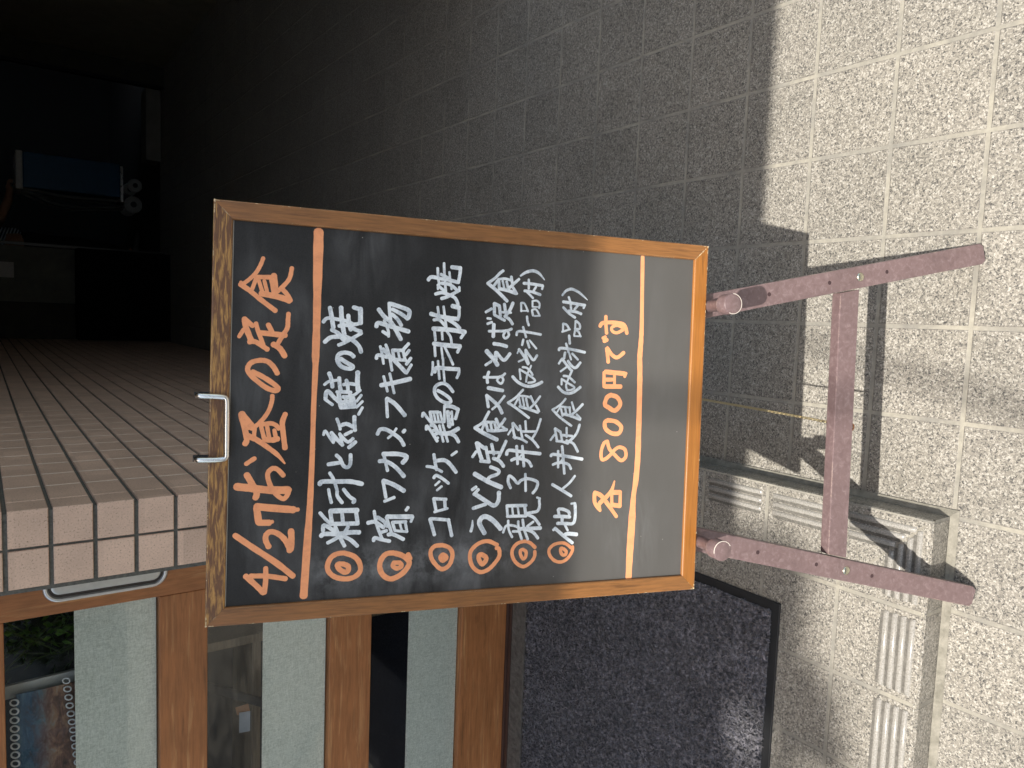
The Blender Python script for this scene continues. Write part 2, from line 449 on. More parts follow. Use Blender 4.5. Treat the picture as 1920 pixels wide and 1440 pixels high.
def washi():
    m, nt, b = new_mat('fibrous_paper'); k = N(nt); p = k.obj()
    a = k.noise(k.scale(p, (60,60,420)), 1, 5, .7, 1.5); c = k.noise(k.scale(p, (420,60,60)), 1, 5, .7, 1.5); d = k.noise(p, 260, 3)
    f = k.math('ADD', k.math('MULTIPLY', a, .4), k.math('ADD', k.math('MULTIPLY', c, .4), k.math('MULTIPLY', d, .2)))
    k.put(b.inputs['Base Color'], k.ramp(f, [(.42, (.48,.51,.455)), (.51, (.68,.705,.645)), (.60, (.84,.85,.79))]))
    b.inputs['Roughness'].default_value = .6
    return m
door = thing('sliding_door', tl(-9.4, YD, H), 'brown wooden sliding door with three panes half backed by pale fibrous paper', 'door')
DX0, DX1 = -13.0, -6.42
g = MB(); g.box(tl(DX1-.66,YD,.34), tl(DX1,YD+.25,13.2)); st = g.build('stile', doorwood_v, door, bevel=.002)
g = MB(); g.box(tl(DX0,YD,.34), tl(DX0+.66,YD+.25,13.2)); g.build('stile', doorwood_v, door, bevel=.002)
rails = [(.34,1.44),(3.19,3.91),(5.76,6.40),(8.18,8.9),(10.75,11.4),(12.6,13.2)]
for a, b in rails:
    g = MB(); g.box(tl(DX0+.665,YD+.012,a), tl(DX1-.665,YD+.238,b)); g.build('rail', doorwood, door, bevel=.002)
panes = [(1.44,3.19,2.44),(3.91,5.76,4.93),(6.40,8.18,7.41),(8.9,10.75,9.9),(11.4,12.6,11.4)]
pw = washi()
for a, b, c in panes:
    g = MB(); g.box(tl(DX0+.68,YD+.105,a+.005), tl(DX1-.68,YD+.125,b-.005)); pn = g.build('glass_pane', M['glass'], door)
    if c > a:
        g = MB(); g.box(tl(DX0+.66,YD+.135,a+.02), tl(DX1-.66,YD+.145,c)); g.build('paper_backing', pw, pn)
# recessed oval finger pull
pc = tl(-6.72, YD, 7.03); hl, hr = .74*T, .20*T
def oval(sc, dz, d):
    pts = []
    n = 12
    for i in range(n+1):
        a = math.pi*i/n; pts.append(pc + Vector((math.cos(a)*hr*sc, d, hl - hr + math.sin(a)*hr*sc + dz)))
    for i in range(n+1):
        a = math.pi + math.pi*i/n; pts.append(pc + Vector((math.cos(a)*hr*sc, d, -(hl - hr) + math.sin(a)*hr*sc - dz)))
    return pts
prof = [(1.0,0,.0),(1.0,0,-.0030),(.94,0,-.0052),(.80,0,-.0056),(.72,0,-.0042),(.69,0,-.0012)]
g = MB(); rings = [oval(*q) for q in prof]; n = len(rings[0])
g.add([v for r_ in rings for v in r_], [(i*n+j, i*n+(j+1) % n, (i+1)*n+(j+1) % n, (i+1)*n+j) for i in range(len(prof)-1) for j in range(n)] + [list(range((len(prof)-1)*n, len(prof)*n))])
g.build('finger_pull', flat('pull_aluminium', (.66,.66,.66), .32, .9), st, smooth=True, auto=50)
g = MB(); rings = [oval(.70,0,-.0016), oval(.50,0,-.0014)]
g.add([v for r_ in rings for v in r_], [(j, (j+1) % n, n+(j+1) % n, n+j) for j in range(n)])
g.build('pull_shade_ring', flat('pull_shade_dark', (.05,.04,.035), .6), st)  # dark ring painted in for the shade of the recess wall
g = MB(); rings = [oval(.52,0,-.0018), oval(.49,0,-.0026), oval(.30,0,-.0022)]
g.add([v for r_ in rings for v in r_], [(i*n+j, i*n+(j+1) % n, (i+1)*n+(j+1) % n, (i+1)*n+j) for i in range(2) for j in range(n)] + [list(range(2*n, 3*n))])
g.build('pull_plate', flat('pull_plate_metal', (.60,.60,.58), .38, .8), st, smooth=True, auto=50)
# track, threshold and jamb
g = MB(); g.box(tl(-16,YD-.06,H-.1), tl(-5.75,YD-.008,H+.09)); g.box(tl(-16,YD-.14,H-.1), tl(-5.75,YD-.065,H+.06))
tag(g.build('door_track', wood('track_wood', (.075,.038,.028), (.11,.06,.045), scale=(5,60,60), coat=.1), bevel=.0012), 'thin dark wooden door track along the foot of the sliding door', 'door track')
g = MB(); g.box(tl(-16,Y1+.02,H-.1), tl(-5.75,YD-.15,H+.05))
tag(g.build('threshold_stone', grit('rough_stone', (.075,.07,.062), (.17,.16,.145), 70, .9, 1.0, .006), bevel=.002), 'rough grey stone threshold strip between the mat and the door track', 'threshold')
g = MB(); g.box(tl(-6.30,YD+.30,0), tl(-5.75,YD+.8,20))
tag(g.build('door_post', doorwood_v, bevel=.002), 'upright brown door post behind the pink tiled pillar', 'post')
# upper facade over the door, ceiling of the recess
plaster = grit('facade_plaster', (.30,.27,.23), (.42,.39,.34), 40, .9)
g = MB(); g.box(tl(-45,YD,13.4), tl(-5.75,YD+.8,20)); g.box(tl(-45,YD,0), tl(-13.6,YD+.8,13.38))
tag(g.build('facade_wall', plaster), 'plaster shop wall above and left of the sliding door', 'wall')
g = MB(); g.box(tl(XC+.02,6.5,15.6), tl(9.58,41.8,15.9)); g.box(tl(XC+.02,6.4,15.6), tl(9.58,6.48,20))  # low ceiling added out of view to darken the passage
tag(g.build('passage_ceiling', grit('passage_ceiling_board', (.10,.09,.075), (.15,.135,.11), 20, .9)), 'added low dark ceiling, out of view, that darkens the passage', 'ceiling')
g = MB(); g.box(tl(-45,-3.53,20.02), tl(12,60,21.6))
tag(g.build('canopy', grit('canopy_soffit', (.20,.18,.15), (.28,.25,.21), 30, .9)), 'deep overhanging canopy slab above the shop entrance', 'canopy')

# ---------------------------------------------------------------- room behind the door
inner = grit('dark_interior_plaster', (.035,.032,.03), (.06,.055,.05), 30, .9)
g = MB()
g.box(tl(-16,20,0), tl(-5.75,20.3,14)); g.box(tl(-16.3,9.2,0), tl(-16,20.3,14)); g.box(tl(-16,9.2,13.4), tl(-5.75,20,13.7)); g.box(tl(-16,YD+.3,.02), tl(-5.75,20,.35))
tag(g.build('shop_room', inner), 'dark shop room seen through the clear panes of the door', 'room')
navy = flat('navy_cloth', (.012,.014,.024), .8)
tan_ = wood('shelf_wood', (.22,.15,.09), (.30,.21,.13), scale=(5,60,60), coat=.1)
sh = thing('display_shelf', tl(-9.6, 9.6, .4), 'wooden shelf with dark navy panels just inside the door glass', 'shelf')
g = MB(); g.box(tl(-13,9.2,3.62), tl(-8.4,10.4,3.74)); g.box(tl(-13,9.25,4.72), tl(-8.4,10.4,4.86)); g.build('shelf_board', tan_, sh, bevel=.001)
g = MB(); g.box(tl(-13,10.3,.4), tl(-8.4,10.45,3.6)); g.box(tl(-13,10.3,3.76), tl(-8.4,10.45,4.70)); g.box(tl(-13,10.3,4.88), tl(-8.4,10.45,6.2)); g.build('back_panel', navy, sh)
g = MB(); g.box(tl(-8.42,9.2,.4), tl(-8.28,10.45,6.2)); g.build('side_board', tan_, sh, bevel=.001)
def card(x, z, w_, h_, col, name, label, yy=9.23, tilt=0.0):
    g = MB(); a = tl(x, yy, z); u = Vector((math.cos(tilt),0,math.sin(tilt))); v = Vector((-math.sin(tilt)*.9,.2,math.cos(tilt))).normalized()
    g.prism([a, a+u*w_*T, a+u*w_*T+v*h_*T, a+v*h_*T], Vector((0,.0012,0)))
    return tag(g.build(name, flat(name+'_paper', col, .7)), label, 'card')
card(-9.95, 4.87, .34, .17, (.55,.55,.58), 'price_card', 'small white price card standing on the shelf inside the middle pane', 9.3)
card(-9.62, 4.87, .14, .2, (.5,.22,.10), 'orange_card', 'tiny orange card standing on the shelf inside the middle pane', 9.32, .2)
g = MB(); a = tl(-8.72,9.05,5.9); b = tl(-9.5,9.05,4.55); d = (b-a).normalized(); n_ = Vector((0,1,0)).cross(d)
g.obox((a+b)/2, d, n_, Vector((0,1,0)), (b-a).length/2, .0105, .006)
tag(g.build('folded_umbrella', flat('black_cloth', (.006,.006,.008), .7), bevel=.004, seg=3), 'narrow black folded umbrella leaning inside the middle pane', 'umbrella')
# calendar mirrored in the top pane, built as an object behind the glass
def photo_page():
    m, nt, b = new_mat('calendar_picture'); k = N(nt); p = k.obj(); s_ = k.sep(p)
    f = k.noise(k.scale(p, (26,26,60)), 1, 6, .7, .8)
    warm = k.ramp(f, [(.3, (.04,.03,.035)), (.48, (.16,.085,.07)), (.6, (.30,.18,.12)), (.72, (.36,.32,.28))])
    cool = k.ramp(f, [(.3, (.01,.025,.05)), (.5, (.025,.07,.13)), (.7, (.10,.16,.2))])
    t = k.math('ADD', k.math('MULTIPLY', s_[2], 9.0), k.math('MULTIPLY', f, .9))
    k.put(b.inputs['Base Color'], k.mix(k.ramp(t, [(.35, 0), (.65, 1)]), warm, cool)); b.inputs['Roughness'].default_value = .35
    return m
cal = thing('mirrored_calendar', tl(-9.0, 8.62, 7.75), 'spiral bound picture calendar built behind the top glass pane in place of its reflection', 'calendar')
g = MB(); g.box(tl(-9.9,8.62,7.36), tl(-8.16,8.64,8.06)); g.build('picture_page', photo_page(), cal)
wire = flat('white_wire', (.75,.76,.78), .35)
g = MB()
for i in range(15):
    c = tl(-8.25-.118*i, 8.6, 8.08)
    g.tube([c + Vector((math.cos(t)*.0062, math.sin(t)*.003, math.sin(t)*.0066)) for t in [2*math.pi*j/12 for j in range(12)]], .0017, 6, closed=True)
g.build('spiral_binding', wire, cal, smooth=True)
g = MB()
for i in range(13):
    c = tl(-8.10-.118*i, 8.585, 7.50-.012*i)
    g.tube([c + Vector((math.cos(t)*.0055, math.sin(t)*.003, math.sin(t)*.006)) for t in [2*math.pi*j/12 for j in range(12)]], .0015, 6, closed=True)
g.build('spiral_binding', wire, cal, smooth=True)

# plant and pale post just inside the top pane
pot = thing('potted_plant', tl(-7.72, 9.5, .35), 'leafy green potted plant just inside the top pane of the door', 'plant')
g = MB(); g.lathe(tl(-7.72,9.5,6.0), (0,0,1), [(0,.035),(.09,.048),(.10,.052),(.105,.050),(.10,.044)], 20); g.build('pot', flat('terracotta', (.30,.13,.07), .8), pot, smooth=True, auto=40)
g = MB(); rnd = random.Random(21)
for i in range(260):
    a = rnd.uniform(0,6.283); r_ = rnd.uniform(.0,.085); z = rnd.uniform(.10,.36)
    p = tl(-7.72,9.5,6.0) + Vector((math.cos(a)*r_, math.sin(a)*r_*.8, z)); d = Vector((math.cos(a)*.5, math.sin(a)*.5, rnd.uniform(-.5,.9))).normalized(); e = d.cross(Vector((0,0,1))).normalized(); l = rnd.uniform(.014,.034)
    g.add([p, p+d*l*.5+e*l*.22, p+d*l-Vector((0,0,.004)), p+d*l*.5-e*l*.22], [(0,1,2,3)])
g.build('foliage', grit('pot_leaf', (.05,.12,.02), (.16,.28,.05), 45, .5), pot)
g = MB()
for i in range(9): g.tube([tl(-7.72,9.5,6.6), tl(-7.72+rnd.uniform(-.4,.4),9.5+rnd.uniform(-.3,.3),7.5), tl(-7.72+rnd.uniform(-.6,.6),9.5+rnd.uniform(-.5,.5),8.5)], .0018, 5)
g.build('stem', flat('plant_stem', (.10,.14,.04), .6), pot)
g = MB(); g.box(tl(-9.0,9.2,5.86), tl(-6.6,10.0,5.98))
tag(g.build('inner_sill', tan_, bevel=.001), 'short wooden ledge inside the door that carries the potted plant', 'ledge')
g = MB(); g.prism([tl(-8.02,8.75,6.5), tl(-8.20,8.75,6.5), tl(-8.30,8.75,9.2), tl(-8.12,8.75,9.2)], Vector((0,.01,0)))
tag(g.build('pale_post', flat('pale_paint', (.55,.55,.53), .6), bevel=.001), 'thin pale slanting post between the plant and the calendar behind the top pane', 'post')

W={
'heading':'''138.6,270.8,5 132.9,261.7,5 123.3,249.4,5.1 112.8,235,5.1
138.4,269.2,4 144.5,262,4 152,255.4,4 160.8,250.9,4 168.1,248.4,4
141.1,270.2,3.3 136.9,270.1,3.3
134.8,258.8,4 146.4,255,4
147.4,256,4.7 148.2,239.2,4.7
144.4,252.6,4 131.2,248.3,4
144.1,246.9,3.7 131.5,243.5,3.7
145.3,239.1,5.4 129.8,236,5.4
150.4,237.2,6.1 135.6,235.5,6.1
130.4,249.6,6.1 127.3,230.5,6.1 124.3,220.8,6.2
136,228,4.8 130.6,223,4.8 124.4,219.4,4.8
131.3,235.4,4.4 138.9,228,4.4 147.9,221.3,4.4 159.6,218.9,4.4
83.3,271,4 91.3,266.5,4
102.6,265.8,5.7 93.5,264.2,5.7 79.6,258.6,5.8
102.6,265.8,4.7 95.3,257.6,4.7
78.1,260.6,5.1 78.4,253.9,5.1 71,242.2,5.1
98.3,254.3,4.4 90.5,252.1,4.4 75.8,246.4,4.4
88.5,250.7,5.4 86.8,224.1,5.5
97.4,241.8,5.1 89.7,237.8,5.1
110.3,221.3,4.7 103.4,221.7,4.7 94.8,222.2,4.7 86.6,226.8,4.7 77.8,231.4,4.7
76.6,236.2,5.8 72.2,229.2,5.9 64.4,224.2,5.9
46.6,256.5,5.1 41.5,246.3,5.2 35.3,236.6,5.2 29.7,230.3,5.2 26.8,233,5.2 29.5,241.9,5.2 37.8,253,5.2 44.8,259.8,5.1 50.4,261.6,5.1 56.2,258.1,5.1 58.9,250.1,5.1 58.1,241.9,5.2 52.6,235.6,5.2 45.5,231.4,5.2
1.2,266.6,6.9 -11.5,256.6,7
0.5,267.3,5.5 -23.7,261.1,5.6 -30.8,262.6,5.6
-4.4,265.5,6.2 -13,259.3,6.2
21.3,236,4.5 15.9,236.2,4.5 5.8,239,4.5 -3.6,244.6,4.5 -10.8,251.2,4.5 -14.4,256.6,4.5
-21.6,253.7,4.2 -13.7,253.2,4.2
-22.3,259.8,6.3 -25.9,251.6,5.6 -33.8,240.5,5.1 -42.6,229.4,4.6 -52.1,221.5,1.8
-10.1,247.2,4.5 -8.6,237,4.6 -10.7,231.5,4.6 -14.3,228.6,4.6
-11.5,246.8,4.2 -27.3,242.7,4.2
-11.5,240.7,4.2 -25.2,238,4.2
-15.8,233.1,4.2 -25.2,231.1,4.3
-25.9,242.8,5.6 -26.6,234.5,5.7 -25.2,229.4,5.7
1.6,222.1,5.3 -7.8,225,5.3 -20.1,223.7,5.3 -35.4,221.6,5.4
-52.3,261.1,4.6 -49.5,257.2,4.6 -46.3,252.5,4.6
-63.8,260.2,6.3 -72.5,255.3,6.4 -83.4,249.7,6.4 -89.2,250.9,6.4
-76.5,270,7.7 -78.2,257.2,7.8 -80.9,236.8,7.9 -81.4,217.4,8
-80.7,216,5.1 -87.9,218.6,5.1 -90.7,222.7,5.1 -85.4,229.8,5 -75.1,236.2,5 -63.5,238.9,5 -57.7,234.5,5 -58.5,229,5 -65.2,222.6,5
-100.1,249.3,6.8 -115.7,246.9,6.8
-98.6,249.3,7.5 -101.1,229.4,7.6 -103.1,211.3,7.7
-103.2,209.9,4.4 -103.1,206.4,4.4
-116.1,246.9,6.5 -116.5,236,6.5
-116.1,236,4 -115.5,232.9,4
-142.7,236.1,5.8 -135.3,239.3,5.8 -129.5,238.8,5.8 -126.4,234.4,5.8 -128.5,227.4,5.8 -134.7,220.3,5.9 -143.7,215.2,5.9 -148.2,214.1,5.9
-126.2,213.2,6.6 -135,212.6,6.6 -146.8,213.1,6.7
-128.8,270.6,6 -142.6,252.5,6.1 -160.6,228.1,6.3 -176.4,209.9,6.3
-173.4,258.9,5.8 -184.2,248.2,5.8 -192.8,240.4,5.9
-165.9,238.6,5.3 -179,238.3,5.3 -192.8,239.4,5.3
-173.7,253.8,5.2 -174.7,237.4,5.3 -178.9,217.6,5.4''',
'headline':'''200.6,191.9,10.3 152.8,191.8,9 102,191.6,7.4 65.5,191.8,7.8 53.9,191.7,6 9.9,192.5,5.2 -38.5,192.7,5.5 -97.4,193.8,6.3 -144.7,195.8,7.8 -199.4,198.1,7.9''',
'menu1':'''119.2,177.9,4.7 107.8,175.5,4.7 97.5,173.7,4.7
119.9,165.9,4.7 105.3,164.6,4.8 90.7,161.8,4.8
111.7,157.9,4.5 103.2,156.7,4.5 95.9,154.7,4.5
120.9,152.3,4.5 119.2,145.6,4.5
119.8,144.7,5.1 103.8,144.3,5.1
103.1,184.6,3.8 107.5,180.3,3.8 106.8,170.1,3.9 105.5,160.4,3.9 102.2,151.8,3.9 103.1,146.4,3.9
99.6,167.5,4.2 100.7,157.9,4.2 96.1,149.2,4.2 94.5,143.7,4.2
95,175.2,4.4 91,167.9,4.5 85.7,163.5,4.5 83.4,159.8,4.5
81.2,182.6,4.4 86.3,176.7,4.5 87.6,168.4,4.5 87.7,159.9,4.5 83.7,151.3,4.5 77.8,145.1,4.5 71.7,142.8,4.6
78.5,167.5,3.7 82.1,159.8,3.7 87.4,151.4,3.7 92.7,143,3.8
63.2,164.7,4.5 58.8,157.4,4.5 55,151.2,4.6 52.6,155.4,4.5 54.9,163.9,4.5 61.5,168.3,4.5 67.7,167.3,4.5 70.4,161.3,4.5 69.4,154.6,4.5 66.4,150.9,4.5
47,176.9,4.3 40.6,174.4,4.3 32.1,173,4.3
34.3,181.7,3.1 38.1,176.7,3.1 39.5,168.3,3.1
42.1,166,4.3 34.7,165.2,4.4 27.3,163.8,4.4
39.8,158.1,4 34.9,156.7,4 27.5,155.9,4
34.8,161,3.6 36.1,155,3.7 35.1,147,3.7
48.8,145.8,5.2 38.2,145.9,5.2 28.9,144.7,5.2
26.6,168,3.8 26.8,160.8,3.8 26.3,152.9,3.8
23.8,154.6,3.2 23.2,149.7,3.2 29,142.5,3.2
19.7,180.1,4.3 26.4,179.4,4.3 26.5,176.4,4.3 21,171.5,4.4 15.6,165.3,4.4
18.4,180.7,3.4 12.4,172.5,3.4
25.4,166.2,4.7 13.7,164.1,4.8 9.4,162.7,4.8
21.2,161.2,4 20.7,150.3,4
21.2,158.2,4 9.5,157.9,4
22.6,153.4,4 10.2,152.4,4.1
20.1,149.7,3.7 10.2,147.9,3.7
15,163.5,4.6 15.8,148.9,4.7
9.7,163.4,4.6 10.8,148.8,4.7
16.5,146.2,3 23.4,141.2,3
9.6,146.3,3 16.6,139.7,3
1.9,143.7,3.2 9.7,139.6,3.2
-3.3,167.2,3.3 -9.7,164.7,3.3 -15,163.3,3.3
-0.7,148.2,4.3 -8.4,148,4.3 -15.9,147.2,4.3
-11,163.4,4.2 -8.8,156.8,4.2 -12.2,149.4,4.2
-20.9,181.2,3 -16.6,179.5,3 -24,174.5,3.1 -29.8,170.2,3.1
-18.7,172.9,4 -25.8,166.7,4.1 -32.4,160.4,4.1
-18.4,172.9,3.1 -27.7,169.6,3.1
-20.3,163.8,3.7 -26.5,158.2,3.7 -29,153.8,3.7 -25.2,149.1,3.7
-19.6,163.8,3.1 -32,160.4,3.1
-20.9,158,3.7 -17.2,150.8,3.7
-35.2,153.4,4.2 -29,146.2,4.2
-53.8,175.3,4.2 -52.1,163.6,4.2
-43.7,166.8,3.9 -48,162.5,4 -54.9,159.2,4 -57.5,154.9,4 -53.8,151.4,4 -43.2,151.3,4
-63.4,173.5,3.6 -70.9,169.1,3.6 -82.2,165.2,3.6
-75.8,184,4.9 -72.9,181.1,4.9 -73.1,165.4,5 -73.5,150.2,5 -76.4,137.8,5.1
-81.6,174.3,3.3 -88.8,172.9,3.4 -96.6,170.9,3.4
-84,164.9,3.7 -89.6,164.4,3.8 -97,159.1,3.8
-82,157.9,4 -90,151.6,4 -94.5,145.7,4.1 -97,147.1,4.1
-105.8,171.8,5.3 -106.1,142.3,5.3
-106.1,171.8,4.3 -120.4,169.7,4.3
-107.1,159.1,3.9 -119.7,157.6,3.9
-108.3,143.5,4.1 -120.9,141.3,4.1
-120.4,170.3,4.6 -121,141,4.7
-107.5,182.9,3.7 -115.2,176.4,3.7 -121,170.3,3.8
-127.5,179.1,4.3 -121.4,178.1,4.3 -127.4,168.3,4.3 -134.1,157.8,4.3 -139.5,148.5,4.3 -146.5,141.2,4.4
-133.3,181.1,4.9 -131.3,177.2,4.9 -132,160.9,4.9 -130.7,148.7,5 -131.1,139.5,5
-124.3,151.9,4.1 -131.6,156.6,4.1 -138,166.8,4 -141.4,173.7,4
-123.7,166,4 -133.9,161.4,4.1 -145.8,155.3,4.1''',
'menu2':'''120,124.4,4.6 112.5,118.2,4.6 106.1,109.9,4.6 96.9,104,4.6 87.7,98.6,4.7
100.9,126.6,4.6 105,124.6,4.6 102.7,114.8,4.6 100.6,105.3,4.6 96.9,90,4.7
108.2,118.1,3.1 97.8,113.4,3.1 90.3,112.6,3.1
95.6,119.3,3.7 91.5,112.6,3.7
127.8,113,3.5 117.2,112.1,3.6 106,110.5,3.6
127.2,111.8,4.6 124.1,99.7,4.6 120.3,90.1,4.7 113.3,90.5,4.7 111.3,92.3,4.7
121.1,109.1,4 116.6,99.5,4.1 111.4,91.7,4.1
115.5,109.5,4.1 110.2,103.1,4.1 103.5,98.5,4.1
78.7,121.6,3 71.2,119.6,3 59.4,117.4,3
80.8,115.5,3.2 70.3,111.4,3.2 52.2,107.7,3.2
65.1,125.6,3.8 68.9,123.9,3.8 67.1,113.8,3.8 66.7,106.3,3.9
75.7,118.4,4.3 66.6,108.8,4.4 58.1,99.7,4.4 50.1,91.8,4.4
49.5,91.1,3.3 59.1,85.7,3.3
74.8,107.7,3.8 75.3,95.1,3.9
74.8,107.7,3.5 64.8,105.6,3.5
73.8,101.4,2.7 65,99.2,2.8
74.6,95.7,3.3 64,92.9,3.3
64.8,105.6,3.5 64,92.2,3.5
76.5,95.1,3.6 83,89.6,3.6
70.3,92.4,3.6 75.5,88.7,3.6
59.6,91.4,3.7 66.7,86.5,3.7
45.1,116.9,3.1 28.3,112.1,3.1
48.4,110.1,3.1 26.5,104.5,3.1
35,119.5,4.9 38.5,103.5,4.9 43,86.5,4.9
19.8,113.1,3.4 -0.7,111.3,3.5
20.1,112.5,4.6 13.9,102.8,4.7 1.4,91.6,4.7
-20.3,122,4.2 -14.9,119,4.2 -15.2,112.1,4.2 -20.3,103.1,4.2 -26,95.9,4.2 -33,91.6,4.2
-24.7,109.9,2.9 -20.3,105,2.9 -13.9,100.8,2.9
-17.7,92.7,4.2 -15.8,91.1,4.2
-42.9,114.5,3.4 -50.5,112.4,3.4 -61.9,109.5,3.5
-42.9,114.8,5 -43,98,5 -46.3,88,5.1 -53,92.3,5
-51,118.9,4.5 -51.1,111.7,4.5 -57.6,100.8,4.5 -68.6,90.5,4.6
-73.9,114.2,3.7 -92.4,110.5,3.7
-73.3,113.9,5 -78,102.1,5 -85.3,90.1,5.1
-96.8,112,3.6 -92.7,101,3.6
-107.8,86.8,3.6 -104.7,84.7,3.6
-107.7,123.3,3.5 -121.8,120.4,3.5 -134.7,115.6,3.5 -140.5,113,3.5
-120.8,129.8,4.4 -119.8,122.3,4.4 -123.8,116.6,4.4 -126.5,112.1,4.4
-114.8,119.3,4 -119.5,112.3,4 -125.5,107.7,4
-132.7,116.3,3.8 -130.5,108.8,3.8
-141.3,123,4 -138.2,121.8,4 -140.5,114.2,4 -142.8,104.7,4.1
-114.6,108.3,5.2 -115.6,79.5,5.3
-115.7,78.5,3 -121.4,80.9,3
-115.2,109.3,3.5 -126.8,105.1,3.5 -135.3,102.3,3.5
-135.1,106.5,4.2 -135.3,100.4,4.2 -141.3,89.1,4.2
-121.2,102.4,3.5 -121.2,86.7,3.6
-121.8,102.1,3.5 -130.3,99.3,3.5
-122.2,93.8,2.6 -131.9,90.9,2.6
-121.8,87.4,3.2 -132.8,85.1,3.2
-130.9,99.3,3 -132.8,85.1,3''',
'bullet':'''-153.6,156.1,5.4 -157.9,144.9,5.5 -165.2,138.5,5.5 -174.8,137,5.5 -181.4,143,5.5 -183.3,152.8,5.5 -180.7,163.9,5.4 -174.6,171.3,5.4 -167,173.3,5.4 -158.5,169.9,5.4 -154.4,163.3,5.4 -153.7,155.4,5.4
-166.1,156.3,5.6 -168.9,150.8,5.7 -174,150.6,5.7 -175.6,154.3,5.7 -171.5,160.5,5.6 -166.4,162.4,5.6 -166.1,156,5.6
-156.4,101.1,5.8 -160.3,89.5,5.9 -167.8,81.5,5.9 -175.4,83.9,5.9 -182.7,91.4,5.9 -186.5,102.1,5.9 -181.5,111.2,5.8 -172.3,115.2,5.8 -163.4,113.6,5.8 -157.4,108.1,5.8 -156.6,100.4,5.8
-159.3,83,5.7 -164.6,80.6,5.7
-168.1,99.5,5.2 -168.5,92.4,5.2 -172.5,90.4,5.2 -174.7,95.5,5.2 -171.9,100,5.2 -168.1,99.2,5.2
-150.3,43.1,4.9 -154,34.3,4.9 -161.5,30.3,5 -171.9,32.3,5 -177.5,37.5,5 -178.5,43.5,4.9 -173.5,49.6,4.9 -165.4,55.2,4.9 -156.8,56.4,4.9 -151.2,51.7,4.9 -150.5,42.4,4.9
-162.2,42,6.3 -165,37.9,6.3 -168.1,41.8,6.3 -164.7,43.9,6.3 -162.2,41.7,6.3
-153.6,-24.6,4.8 -148.4,-13.3,4.8 -150.5,-1.6,4.8 -158,7.1,4.7 -167.2,8.8,4.7 -178.1,5,4.8 -185,-4.1,4.8 -182.6,-14.4,4.8 -174.4,-23.2,4.8 -166.6,-27.9,4.8 -158.4,-26.9,4.8 -157.3,-23.7,4.8
-164,-5.5,5.5 -167,-10.4,5.5 -171,-11.3,5.5 -175.8,-6.6,5.5 -169.2,-2.2,5.5 -164.5,-2.8,5.5 -164,-5.9,5.5
-158.9,-73.4,4.3 -153,-66.6,4.3 -150.8,-59.4,4.3 -152.9,-50.5,4.3 -158.7,-44.9,4.3 -165.9,-43.9,4.3 -174,-47.4,4.3 -179.9,-54,4.3 -181.5,-60.5,4.3 -176.5,-68.8,4.3 -169.9,-73.1,4.3 -163.8,-73.2,4.3
-160.6,-57.8,4 -163.8,-61.8,4.1 -169.9,-61.4,4.1 -172.2,-58.3,4 -166.5,-54.8,4 -161.6,-54.7,4 -160.6,-58.2,4
-161.9,-121.2,4 -156.6,-114.3,4 -155,-106.9,4 -157,-97.6,4 -162.9,-91.9,4 -170.4,-93.5,4 -177,-100.4,4 -178.7,-109.1,4 -174.8,-117,4.1 -166.4,-122.8,4.1 -160.4,-123.2,4.1
-162.6,-111.2,4.2 -165.9,-114.7,4.2 -169.7,-114.1,4.2 -170.1,-110.1,4.2 -165.6,-107.3,4.2 -161.8,-107.8,4.2 -162.8,-111.3,4.2''',
